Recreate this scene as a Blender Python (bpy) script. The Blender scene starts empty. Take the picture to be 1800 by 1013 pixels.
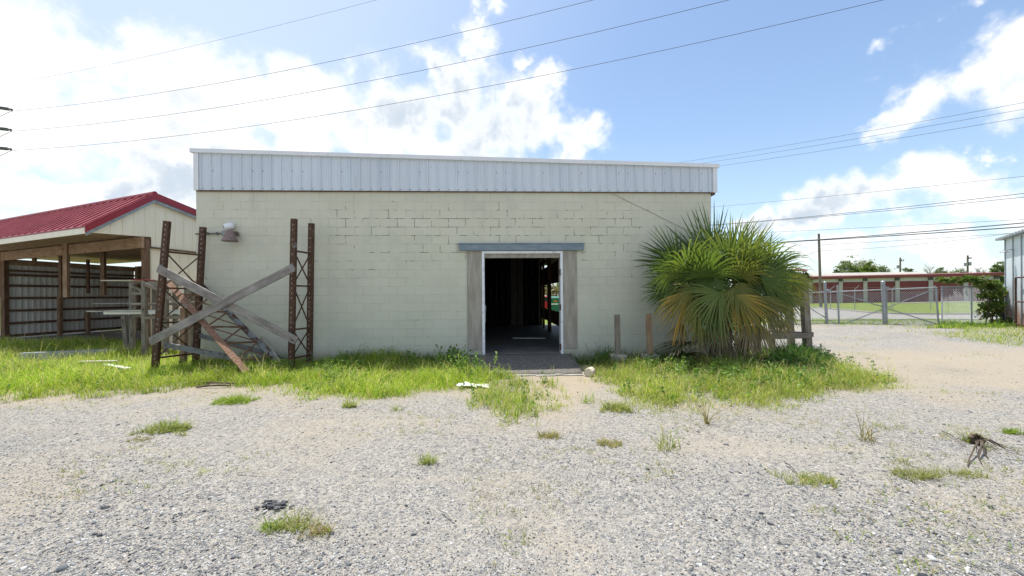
import bpy, bmesh, math, random
import numpy as np
from mathutils import Vector, Matrix
R = math.radians
rnd = random.Random(7)
npr = np.random.default_rng(11)
sc = bpy.context.scene
col = sc.collection

# ------------------------------------------------------------------ camera
F = 700.0            # focal length in photo pixels (photo 1800 wide)
CAMH = 1.6
ROLL = 0.007
cd = bpy.data.cameras.new('camera'); cam = bpy.data.objects.new('camera', cd); col.objects.link(cam)
cd.sensor_width = 36.0; cd.lens = 36.0 * F / 1800.0
cd.shift_y = 12.5 / 1800.0
cd.clip_start = 0.05; cd.clip_end = 3000
cam.location = (0, 0, CAMH); cam.rotation_euler = (R(90), ROLL, 0)
sc.camera = cam

# ------------------------------------------------------------------ light
SUN_TO = Vector((-0.13, 0.27, 1.0)).normalized()
sun_el = math.asin(SUN_TO.z); sun_az = math.atan2(SUN_TO.x, SUN_TO.y)
sd = bpy.data.lights.new('sun', 'SUN'); so = bpy.data.objects.new('sun', sd); col.objects.link(so)
sd.energy = 4.2; sd.angle = R(0.5); sd.color = (1.0, 0.955, 0.88)
so.rotation_euler = SUN_TO.to_track_quat('Z', 'Y').to_euler(); so.location = (0, 0, 30)
sc.view_settings.view_transform = 'Standard'; sc.view_settings.look = 'None'
sc.view_settings.gamma = 1.0; sc.view_settings.use_curve_mapping = False
sc.view_settings.exposure = 0.62
sc.cycles.max_bounces = 8; sc.cycles.transparent_max_bounces = 8
sc.cycles.sample_clamp_indirect = 6

XC = Vector((math.cos(ROLL), 0, -math.sin(ROLL))); YC = Vector((math.sin(ROLL), 0, math.cos(ROLL)))
CAM = Vector((0, 0, CAMH))
def ray(u, v):
    return Vector((0, 1, 0)) + XC * ((u - 900) / F) - YC * ((v - 519) / F)
def P(u, v, Z):
    return CAM + ray(u, v) * Z
def smooth(a, b, x):
    t = min(1.0, max(0.0, (x - a) / (b - a))); return t * t * (3 - 2 * t)
def H(x, y):
    """height of the ground"""
    h = smooth(24, 46, y) * (0.08 + 0.42 * smooth(30, 58, x))
    h += 0.20 * smooth(10.5, 15, x) * smooth(10.0, 16.5, y) * (1 - smooth(20, 26, y))
    w = smooth(0.5, 3, 8.2 - y) if y < 8.2 else 0
    h += 0.018 * w * (math.sin(x * 1.3 + .4 * y) * math.sin(y * 1.7 + .5) + .6 * math.sin(x * .55 - y * .8))
    return h
def G(u, v, dz=0.0):
    d = ray(u, v); Z = (0 - CAMH) / min(d.z, -1e-4)
    for _ in range(12):
        p = CAM + d * Z
        Z = (H(p.x, p.y) - CAMH) / min(d.z, -1e-4)
    p = CAM + d * Z; p.z = H(p.x, p.y) + dz
    return p

# world: physical sky with clouds placed by direction
w = bpy.data.worlds.new('World'); sc.world = w; w.use_nodes = True
NT = w.node_tree; NT.nodes.clear()
class NG:
    def __init__(s, nt): s.nt = nt
    def n(s, t, **kw):
        nd = s.nt.nodes.new(t)
        for k, v in kw.items(): setattr(nd, k, v)
        return nd
    def l(s, a, b): s.nt.links.new(a, b)
    def put(s, sock, val):
        if hasattr(val, 'is_output') or isinstance(val, bpy.types.NodeSocket): s.l(val, sock)
        else: sock.default_value = val
    def math(s, op, a, b=0.0, c=None, clamp=False):
        nd = s.n('ShaderNodeMath', operation=op, use_clamp=clamp)
        s.put(nd.inputs[0], a); s.put(nd.inputs[1], b)
        if c is not None: s.put(nd.inputs[2], c)
        return nd.outputs[0]
    def vmath(s, op, a, b=(0, 0, 0)):
        nd = s.n('ShaderNodeVectorMath', operation=op)
        s.put(nd.inputs[0], a); s.put(nd.inputs[1], b)
        return nd.outputs['Value'] if op in ('DISTANCE', 'LENGTH', 'DOT_PRODUCT') else nd.outputs[0]
    def noise(s, vec, scale, detail=4, rough=.5, out='Fac', dist=0.0):
        nd = s.n('ShaderNodeTexNoise'); s.put(nd.inputs['Vector'], vec)
        nd.inputs['Scale'].default_value = scale; nd.inputs['Detail'].default_value = detail
        nd.inputs['Roughness'].default_value = rough; nd.inputs['Distortion'].default_value = dist
        return nd.outputs[out]
    def voro(s, vec, scale, out='Color', feature='F1'):
        nd = s.n('ShaderNodeTexVoronoi', feature=feature); s.put(nd.inputs['Vector'], vec)
        nd.inputs['Scale'].default_value = scale
        return nd.outputs[out]
    def ramp(s, fac, stops, interp='LINEAR'):
        nd = s.n('ShaderNodeValToRGB'); nd.color_ramp.interpolation = interp
        el = nd.color_ramp.elements
        while len(el) < len(stops): el.new(.5)
        for e, (p, c) in zip(el, stops):
            e.position = p; e.color = (c[0], c[1], c[2], 1) if hasattr(c, '__len__') else (c, c, c, 1)
        s.put(nd.inputs[0], fac)
        return nd.outputs[0]
    def mix(s, fac, a, b, blend='MIX'):
        nd = s.n('ShaderNodeMix', data_type='RGBA', blend_type=blend)
        s.put(nd.inputs[0], fac)
        for i, x in ((6, a), (7, b)):
            if isinstance(x, tuple) and len(x) == 3: x = (*x, 1)
            s.put(nd.inputs[i], x)
        return nd.outputs[2]
    def maprange(s, x, a, b, c=0.0, d=1.0, sm=True):
        nd = s.n('ShaderNodeMapRange', interpolation_type='SMOOTHSTEP' if sm else 'LINEAR')
        s.put(nd.inputs[0], x)
        for i, k in enumerate((a, b, c, d)): nd.inputs[i + 1].default_value = k
        return nd.outputs[0]
g = NG(NT)
sky = g.n('ShaderNodeTexSky', sky_type='NISHITA', sun_disc=False)
sky.sun_elevation = sun_el; sky.sun_rotation = sun_az
sky.air_density = 1.0; sky.dust_density = 1.0; sky.ozone_density = 1.0; sky.altitude = 10
SKY_STRENGTH = 0.12
tc = g.n('ShaderNodeTexCoord'); dirv = tc.outputs['Generated']
blobs = [(40,110,100),(150,80,90),(260,85,95),(340,135,95),(430,180,100),(505,170,70),(300,240,120),(150,210,120),(20,220,100),
 (610,228,72),(700,225,85),(800,170,74),(850,112,48),(880,215,95),(965,225,66),(1015,250,42),(872,18,26),(850,60,20),(935,98,26),(400,280,110),
 (520,260,80),(110,345,70),(10,330,75),(220,355,60),(330,330,80),(30,420,70),(650,280,80),(800,275,80),(1750,262,22),
 (1045,258,38),(985,150,40),(930,170,60),(760,120,40),(560,180,60)]
def seg(u0, v0, r0, u1, v1, r1, n, amp=1.0):
    for q in range(n): blobs.append((u0 + (u1 - u0) * q / (n - 1), v0 + (v1 - v0) * q / (n - 1), r0 + (r1 - r0) * q / (n - 1), amp))
seg(1640, 70, 17, 1725, 15, 16, 5, .42); seg(1542, 120, 17, 1582, 76, 15, 4, .42); seg(1500, 238, 14, 1590, 205, 40, 4); seg(1620, 192, 48, 1830, 108, 88, 6); seg(1305, 392, 22, 1400, 368, 40, 4); seg(1440, 358, 46, 1840, 342, 68, 9); seg(1380, 440, 36, 1840, 445, 50, 8)
wa = g.vmath('SUBTRACT', g.noise(dirv, 5.0, 4, .55, 'Color'), (.5, .5, .5)); wb = g.vmath('SUBTRACT', g.noise(dirv, 21.0, 5, .6, 'Color'), (.5, .5, .5))
wsum = g.vmath('ADD', g.vmath('MULTIPLY', wa, (.20, .20, .20)), g.vmath('MULTIPLY', wb, (.075, .075, .075)))
wdir = g.vmath('ADD', dirv, wsum)
acc = None
for (u, v, r_, *am) in blobs:
    am = am[0] if am else 1.0
    c = ray(u, v).normalized()
    rr = ((ray(u + r_, v).normalized() - ray(u - r_, v).normalized()).length + (ray(u, v + r_).normalized() - ray(u, v - r_).normalized()).length) / 4
    d = g.vmath('DISTANCE', wdir, tuple(c))
    m = g.math('MULTIPLY_ADD', d, -0.72 * am / rr, .72 * am)
    acc = m if acc is None else g.math('SMOOTH_MAX', acc, m, .12)
n1 = g.noise(dirv, 10.0, 10, .60, dist=.2)
n2 = g.noise(dirv, 3.2, 5, .55)
behind = g.vmath('DOT_PRODUCT', dirv, (0, 1, 0))
bmask = g.maprange(behind, .15, -.15)
other = g.math('MULTIPLY', bmask, g.math('MULTIPLY_ADD', n2, 2.6, -1.25))
acc = g.math('MAXIMUM', g.math('MAXIMUM', acc, -1.0), g.math('ADD', other, g.math('MULTIPLY_ADD', bmask, 1.0, -1.0)))
dens = g.math('ADD', acc, g.math('MULTIPLY_ADD', n1, 1.9, -.93))
cov = g.math('POWER', g.maprange(dens, -0.22, 0.50), 1.35)
# grey undersides: thicker and lower parts of a cloud
sh = g.noise(g.vmath('MULTIPLY', g.vmath('ADD', dirv, (0.02, 0.0, -0.05)), (1, 1, 1.5)), 3.6, 6, .5)
shade = g.math('MULTIPLY', g.maprange(sh, .40, .62), g.maprange(dens, .15, .75))
ccol = g.mix(shade, (1.0, 1.0, 1.0), (0.56, 0.64, 0.73))
skyc = g.vmath('SCALE', sky.outputs[0]); skyc.node.inputs['Scale'].default_value = SKY_STRENGTH
skyc = g.mix(1.0, skyc, (.97, 1.035, 1.05), 'MULTIPLY')
low = g.math('POWER', g.math('SUBTRACT', 1.0, g.math('ABSOLUTE', g.vmath('DOT_PRODUCT', dirv, (0, 0, 1)))), 5.0, clamp=True)
# thin veil of high cloud brightening the sky towards the sun's side
veil = g.maprange(g.vmath('DISTANCE', dirv, tuple(ray(-150, -100).normalized())), 1.15, .25, 0.0, .46)
veil = g.math('MAXIMUM', veil, g.math('MULTIPLY', low, .44))
hazy = g.mix(veil, skyc, (0.66, 0.72, 0.80))
cs = g.vmath('SCALE', ccol); cs.node.inputs['Scale'].default_value = 0.78
full = g.mix(cov, hazy, cs)
bg = g.n('ShaderNodeBackground'); g.l(full, bg.inputs[0]); bg.inputs[1].default_value = 1.0
ow = g.n('ShaderNodeOutputWorld'); g.l(bg.outputs[0], ow.inputs[0])

# ------------------------------------------------------------------ materials
MATS = {}
def newmat(name):
    m = bpy.data.materials.new(name); m.use_nodes = True
    nt = m.node_tree; gg = NG(nt)
    b = nt.nodes['Principled BSDF']
    MATS[name] = m
    return m, gg, b
def bump(gg, b, height, strength=.3, dist=.01):
    nd = gg.n('ShaderNodeBump'); nd.inputs['Strength'].default_value = strength; nd.inputs['Distance'].default_value = dist
    gg.l(height, nd.inputs['Height']); gg.l(nd.outputs[0], b.inputs['Normal'])
def plain(name, c1, c2, scale=3.0, rough=.7, metal=0.0, bmp=.15, stretch=(1, 1, 1), detail=6, lo=.35, hi=.65, spec=.4):
    m, gg, b = newmat(name)
    t = gg.n('ShaderNodeTexCoord'); v = gg.vmath('MULTIPLY', t.outputs['Object'], stretch)
    f = gg.noise(v, scale, detail, .6)
    gg.l(gg.ramp(f, [(lo, c1), (hi, c2)]), b.inputs['Base Color'])
    b.inputs['Roughness'].default_value = rough; b.inputs['Metallic'].default_value = metal
    b.inputs['Specular IOR Level'].default_value = spec
    if bmp: bump(gg, b, gg.noise(v, scale * 6, 4, .6), bmp, .004)
    return m
def wood(name, dark, mid, light, rough=.8):
    m, gg, b = newmat(name)
    t = gg.n('ShaderNodeTexCoord')
    v = gg.vmath('MULTIPLY', t.outputs['UV'], (1.2, 22, 1))
    f = gg.noise(v, 1.6, 7, .65, dist=.6)
    k = gg.noise(gg.vmath('MULTIPLY', t.outputs['UV'], (2.2, 4, 1)), 1.5, 3, .5)
    f2 = gg.math('MULTIPLY_ADD', k, .55, gg.math('MULTIPLY', f, .6))
    c = gg.ramp(f2, [(.36, dark), (.56, mid), (.76, light)])
    knots = gg.maprange(gg.voro(gg.vmath('MULTIPLY', t.outputs['UV'], (1.6, 6, 1)), 1.0, 'Distance'), .06, .12)
    gg.l(gg.mix(knots, tuple(x * .45 for x in dark), c), b.inputs['Base Color'])
    b.inputs['Roughness'].default_value = rough; b.inputs['Specular IOR Level'].default_value = .25
    bump(gg, b, f, .35, .003)
    return m
def rusty(name, paint, cover=.5, metal=.1):
    m, gg, b = newmat(name)
    t = gg.n('ShaderNodeTexCoord')
    n = gg.noise(t.outputs['Object'], 3.2, 8, .68)
    n2 = gg.noise(t.outputs['Object'], 23, 4, .6)
    rust = gg.ramp(n2, [(.3, (.035, .018, .011)), (.55, (.088, .042, .022)), (.75, (.18, .092, .045))])
    f = gg.maprange(gg.math('MULTIPLY_ADD', n2, .25, n), cover - .05 + .125, cover + .06 + .125)
    gg.l(gg.mix(f, rust, paint), b.inputs['Base Color'])
    b.inputs['Roughness'].default_value = .75; b.inputs['Metallic'].default_value = metal
    bump(gg, b, n2, .3, .004)
    return m
def attr_leaf(name, rough=.55, trans=.35):
    m, gg, b = newmat(name)
    a = gg.n('ShaderNodeAttribute', attribute_name='Col')
    gg.l(a.outputs['Color'], b.inputs['Base Color'])
    b.inputs['Roughness'].default_value = rough; b.inputs['Specular IOR Level'].default_value = .3
    tr = gg.n('ShaderNodeBsdfTranslucent')
    br = gg.mix(1.0, a.outputs['Color'], (1.5, 1.6, .8), 'MULTIPLY')
    gg.l(br, tr.inputs[0])
    mx = gg.n('ShaderNodeMixShader'); mx.inputs[0].default_value = trans
    gg.l(b.outputs[0], mx.inputs[1]); gg.l(tr.outputs[0], mx.inputs[2])
    gg.l(mx.outputs[0], m.node_tree.nodes['Material Output'].inputs[0])
    return m

def block_material():
    m, gg, b = newmat('painted_block')
    t = gg.n('ShaderNodeTexCoord'); s = gg.n('ShaderNodeSeparateXYZ'); gg.l(t.outputs['Object'], s.inputs[0])
    cmb = gg.n('ShaderNodeCombineXYZ'); gg.l(gg.math('ADD', s.outputs[0], s.outputs[1]), cmb.inputs[0]); gg.l(s.outputs[2], cmb.inputs[1])
    wob = gg.noise(t.outputs['Object'], 7, 3, .6, 'Color')
    vec = gg.vmath('ADD', cmb.outputs[0], gg.vmath('MULTIPLY', gg.vmath('SUBTRACT', wob, (.5, .5, .5)), (.012, .012, 0)))
    def brick(ms, sm):
        br = gg.n('ShaderNodeTexBrick'); gg.l(vec, br.inputs['Vector'])
        br.offset = .5; br.inputs['Scale'].default_value = 1; br.inputs['Mortar Size'].default_value = ms
        br.inputs['Mortar Smooth'].default_value = sm; br.inputs['Brick Width'].default_value = .4064; br.inputs['Row Height'].default_value = .2032
        br.inputs['Color1'].default_value = (.2, .2, .2, 1); br.inputs['Color2'].default_value = (.8, .8, .8, 1); br.inputs['Mortar'].default_value = (.5, .5, .5, 1)
        return br
    joint = brick(.006, .6); crackb = brick(.0062, .25)
    base = gg.ramp(gg.noise(t.outputs['Object'], 1.1, 7, .62), [(.3, (.51, .505, .39)), (.5, (.57, .565, .445)), (.7, (.62, .61, .50))])
    # paint lighter and yellower high on the wall, greener and darker low down
    hgt = gg.maprange(s.outputs[2], .3, 3.6)
    base = gg.mix(hgt, gg.mix(.5, base, (.55, .57, .51)), gg.mix(.45, base, (.68, .655, .54)))
    perblock = gg.math('MULTIPLY_ADD', joint.outputs['Color'], .06, .97)
    base = gg.mix(1.0, base, gg.vmath('SCALE', (1, 1, 1)), 'MULTIPLY') if False else base
    sc_ = gg.n('ShaderNodeVectorMath', operation='SCALE'); gg.l(base, sc_.inputs[0]); gg.l(perblock, sc_.inputs['Scale'])
    c = sc_.outputs[0]
    # long trowelled streaks
    st = gg.noise(gg.vmath('MULTIPLY', t.outputs['Object'], (1.3, 1, 9)), 2.0, 6, .6)
    c = gg.mix(gg.math('MULTIPLY', gg.maprange(st, .55, .75), .22), c, (.40, .41, .33))
    # joints: faint everywhere
    jf = joint.outputs['Fac']
    c = gg.mix(gg.math('MULTIPLY', jf, gg.maprange(gg.noise(t.outputs['Object'], 1.7, 3),   .34, .70, .24, .60)), c, (.33, .33, .25))
    # open cracks: where the mortar has fallen out
    cn = gg.math('MULTIPLY_ADD', gg.noise(t.outputs['Object'], 6.0, 3, .6), .62, gg.math('MULTIPLY', gg.noise(t.outputs['Object'], 1.6, 4, .6), .40))
    mid = gg.math('MULTIPLY', gg.maprange(s.outputs[2], 2.1, 2.7), gg.maprange(s.outputs[2], 3.9, 3.5))
    midx = gg.math('MULTIPLY', gg.maprange(s.outputs[0], 2.0, 4.0), gg.maprange(s.outputs[0], 11.6, 9.6))
    cm = gg.math('ADD', cn, gg.math('MULTIPLY', gg.math('MULTIPLY', mid, midx), .085))
    cf = gg.math('MULTIPLY', gg.maprange(cm, .600, .635), gg.maprange(crackb.outputs['Fac'], .3, .8))
    c = gg.mix(gg.math('MULTIPLY', cf, .85), c, (.035, .032, .026))
    pits = gg.maprange(gg.noise(t.outputs['Object'], 16, 3, .6), .70, .76)
    pits = gg.math('MULTIPLY', pits, gg.maprange(gg.noise(t.outputs['Object'], .8, 3), .50, .62))
    c = gg.mix(gg.math('MULTIPLY', pits, .55), c, (.20, .17, .11))
    rs = gg.noise(gg.vmath('MULTIPLY', t.outputs['Object'], (3.2, 3.2, .22)), 2.0, 6, .65)
    c = gg.mix(gg.math('MULTIPLY', gg.math('MULTIPLY', gg.maprange(rs, .54, .70), gg.maprange(s.outputs[2], 2.2, 4.1)), .30), c, (.36, .34, .25))
    blot = gg.noise(t.outputs['Object'], .9, 6, .65)
    c = gg.mix(gg.math('MULTIPLY', gg.maprange(blot, .52, .66), .28), c, (.44, .455, .40))
    # patchy darker brown towards the foot of the wall
    foot = gg.math('MULTIPLY', gg.maprange(s.outputs[2], .45, .05), gg.noise(t.outputs['Object'], 3, 5, .7))
    c = gg.mix(foot, c, (.22, .21, .15))
    gg.l(c, b.inputs['Base Color']); b.inputs['Roughness'].default_value = .62; b.inputs['Specular IOR Level'].default_value = .3
    hh = gg.math('SUBTRACT', gg.math('MULTIPLY', gg.noise(t.outputs['Object'], 42, 4, .6), .25), gg.math('ADD', gg.math('MULTIPLY', gg.math('MULTIPLY', jf, gg.maprange(gg.noise(t.outputs['Object'], 1.7, 3), .36, .66)), .5), gg.math('MULTIPLY', cf, 1.2)))
    bump(gg, b, hh, .55, .010)
    return m
block_material()
def parapet_sheet():
    m, gg, b = newmat('sheet_white')
    t = gg.n('ShaderNodeTexCoord'); v = t.outputs['Object']; sp = gg.n('ShaderNodeSeparateXYZ'); gg.l(v, sp.inputs[0])
    wn = gg.n('ShaderNodeTexWhiteNoise', noise_dimensions='1D'); gg.l(gg.math('FLOOR', gg.math('MULTIPLY', sp.outputs[0], 1 / .915)), wn.inputs['W'])
    c = gg.ramp(gg.noise(gg.vmath('MULTIPLY', v, (1, 1, .25)), 1.8, 6, .6), [(.3, (.585, .645, .715)), (.7, (.665, .715, .77))])
    k = gg.n('ShaderNodeVectorMath', operation='SCALE'); gg.l(c, k.inputs[0]); gg.l(gg.math('MULTIPLY_ADD', wn.outputs['Value'], .07, .965), k.inputs['Scale']); c = k.outputs[0]
    run = gg.noise(gg.vmath('MULTIPLY', v, (9, 9, .35)), 2.4, 5, .65)
    c = gg.mix(gg.math('MULTIPLY', gg.maprange(run, .57, .72), .32), c, (.36, .36, .35))
    rs = gg.math('MULTIPLY', gg.maprange(gg.noise(v, 5, 5, .7), .66, .74), .5); c = gg.mix(rs, c, (.42, .34, .28))
    gg.l(c, b.inputs['Base Color']); b.inputs['Roughness'].default_value = .4
    bump(gg, b, gg.noise(v, 2.4, 3, .5), .35, .02)
parapet_sheet()
plain('trim_white', (.70, .72, .75), (.78, .79, .81), 2, .45, 0, .0)
plain('door_frame_white', (.50, .52, .54), (.80, .83, .87), 7, .55, 0, .1, lo=.28, hi=.46)
plain('header_blue', (.16, .215, .26), (.23, .29, .335), 4, .6, 0, .1, (1, 1, 3))
plain('bare_ply', (.27, .245, .205), (.41, .38, .33), 3.0, .85, 0, .2, (3, 3, .5))
plain('concrete', (.30, .285, .25), (.44, .42, .37), 4, .9, 0, .4)
plain('asphalt_ramp', (.075, .07, .062), (.20, .185, .165), 22, .95, 0, .9)
plain('concrete_pale', (.46, .40, .31), (.60, .54, .44), 5, .95, 0, .3)
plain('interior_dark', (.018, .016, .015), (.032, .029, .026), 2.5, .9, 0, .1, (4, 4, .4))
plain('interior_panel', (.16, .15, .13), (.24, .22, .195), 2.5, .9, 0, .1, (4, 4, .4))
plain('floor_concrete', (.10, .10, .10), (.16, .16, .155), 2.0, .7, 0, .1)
wood('wood_grey', (.10, .088, .08), (.235, .215, .20), (.38, .355, .33))
wood('wood_brown', (.07, .040, .026), (.15, .09, .058), (.24, .15, .095))
wood('wood_tan', (.19, .12, .078), (.32, .215, .145), (.44, .31, .22))
wood('wood_old', (.10, .085, .07), (.20, .175, .145), (.31, .28, .24))
wood('wood_pale', (.27, .24, .20), (.40, .37, .31), (.52, .49, .42))
rusty('rust_steel', (.20, .19, .18), .64)
rusty('rust_grey', (.22, .235, .24), .44)
rusty('rust_light', (.24, .25, .25), .66)
m_ = MATS['rust_light']
for nd_ in m_.node_tree.nodes:
    if nd_.type == 'VALTORGB' and len(nd_.color_ramp.elements) == 3:
        for e_, c_ in zip(nd_.color_ramp.elements, ((.10, .052, .03, 1), (.23, .125, .075, 1), (.34, .21, .135, 1))): e_.color = c_
rusty('rust_all', (.12, .05, .02), .8)
plain('slot_light', (.22, .215, .19), (.34, .33, .30), 5, .8, 0, 0)
plain('roof_red', (.29, .055, .066), (.38, .095, .108), 2.2, .38, .0, .0, spec=.6)
plain('roof_trim_red', (.25, .016, .03), (.30, .024, .04), 1.2, .4, 0, 0)
plain('siding_cream', (.80, .735, .59), (.85, .79, .65), 1.5, .55, 0, .05, (3, 3, .3))
plain('sheet_inner', (.70, .715, .70), (.80, .81, .80), 1.4, .55, .0, .05, (3, 3, .3))
plain('galvanised', (.25, .275, .295), (.37, .39, .41), 8, .45, .55, .05)
plain('gate_steel', (.27, .295, .31), (.37, .39, .40), 8, .5, .35, .05)
plain('white_vinyl', (.70, .71, .70), (.80, .80, .78), 3, .5, 0, .05)
plain('camera_white', (.72, .75, .78), (.80, .82, .84), 3, .35, 0, 0)
plain('lens_black', (.01, .01, .012), (.02, .02, .02), 3, .15, 0, 0)
plain('bell_rust', (.17, .125, .115), (.27, .20, .18), 9, .75, .1, .2)
plain('conduit', (.10, .095, .085), (.19, .18, .165), 9, .6, .2, .1)
plain('wire_dark', (.05, .053, .065), (.075, .08, .095), 3, .7, 0, 0)
plain('insulator', (.10, .10, .11), (.16, .16, .17), 3, .4, 0, 0)
wood('pole_wood', (.09, .075, .055), (.165, .14, .105), (.23, .20, .155))
plain('door_red', (.145, .026, .028), (.18, .036, .038), 1.0, .5, 0, 0)
plain('eave_red', (.16, .035, .032), (.20, .048, .042), 1.0, .5, 0, 0)
plain('pillar_tan', (.36, .35, .32), (.44, .425, .39), 2, .8, 0, .1)
plain('cap_dark', (.06, .06, .06), (.10, .10, .10), 2, .7, 0, 0)
plain('header_pale', (.46, .475, .475), (.54, .55, .545), 2, .6, 0, 0)
plain('roof_tan', (.36, .345, .30), (.43, .41, .36), 1, .6, 0, 0)
plain('bin_green', (.012, .10, .055), (.02, .14, .08), 3, .5, 0, .05)
plain('car_red', (.40, .012, .025), (.46, .02, .03), 1, .25, 0, 0)
plain('glass_dark', (.02, .025, .03), (.03, .035, .04), 1, .08, 0, 0)
plain('tyre', (.02, .02, .02), (.035, .035, .035), 4, .9, 0, .1)
plain('bark', (.10, .08, .06), (.20, .165, .13), 7, .95, 0, .5, (1, 1, .3))
plain('bark_grey', (.16, .14, .125), (.26, .235, .21), 7, .95, 0, .4, (1, 1, .3))
plain('palm_trunk', (.07, .055, .04), (.19, .155, .115), 9, .95, 0, .7)
plain('rag_white', (.66, .66, .64), (.80, .80, .78), 8, .9, 0, .3)
plain('debris_dark', (.035, .037, .042), (.09, .092, .10), 14, .8, 0, .5)
plain('root_brown', (.05, .036, .025), (.13, .10, .07), 16, .95, 0, .6)
plain('road_concrete', (.27, .255, .23), (.33, .315, .285), .9, .9, 0, .15)
plain('kerb', (.34, .325, .29), (.42, .40, .36), 2, .9, 0, .1)
plain('orange_mark', (.60, .20, .03), (.62, .22, .03), 2, .6, 0, 0)
attr_leaf('grass_blade', .6, .38)
attr_leaf('leaf', .5, .32)
attr_leaf('palm_leaf', .40, .34)
def attr_stone():
    m, gg, b = newmat('stone')
    a = gg.n('ShaderNodeAttribute', attribute_name='Col')
    t = gg.n('ShaderNodeTexCoord')
    n = gg.noise(t.outputs['Object'], 90, 3, .6)
    sc_ = gg.n('ShaderNodeVectorMath', operation='SCALE'); gg.l(a.outputs['Color'], sc_.inputs[0]); gg.l(gg.math('MULTIPLY_ADD', n, .5, .44), sc_.inputs['Scale'])
    gg.l(sc_.outputs[0], b.inputs['Base Color']); b.inputs['Roughness'].default_value = .85; b.inputs['Specular IOR Level'].default_value = .25
attr_stone()
def siding(name, c1, c2, streak):
    m, gg, b = newmat(name)
    t = gg.n('ShaderNodeTexCoord')
    n = gg.noise(gg.vmath('MULTIPLY', t.outputs['Object'], (1.2, 1.2, .35)), 2.2, 7, .65)
    s = gg.n('ShaderNodeSeparateXYZ'); gg.l(t.outputs['Object'], s.inputs[0])
    foot = gg.maprange(gg.math('ADD', s.outputs[2], gg.math('MULTIPLY', n, 1.6)), 2.0, 1.2)
    c = gg.ramp(n, [(.3, c1), (.7, c2)])
    st = gg.math('MULTIPLY', gg.maprange(n, .55, .64), .55)
    c = gg.mix(st, c, streak)
    rust = gg.ramp(gg.noise(t.outputs['Object'], 14, 5, .6), [(.35, (.16, .06, .03)), (.65, (.36, .17, .10))])
    c = gg.mix(gg.math('MULTIPLY', foot, .85), c, rust)
    gg.l(c, b.inputs['Base Color']); b.inputs['Roughness'].default_value = .5
siding('siding_weathered', (.55, .62, .67), (.66, .71, .74), (.60, .52, .46))

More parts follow.
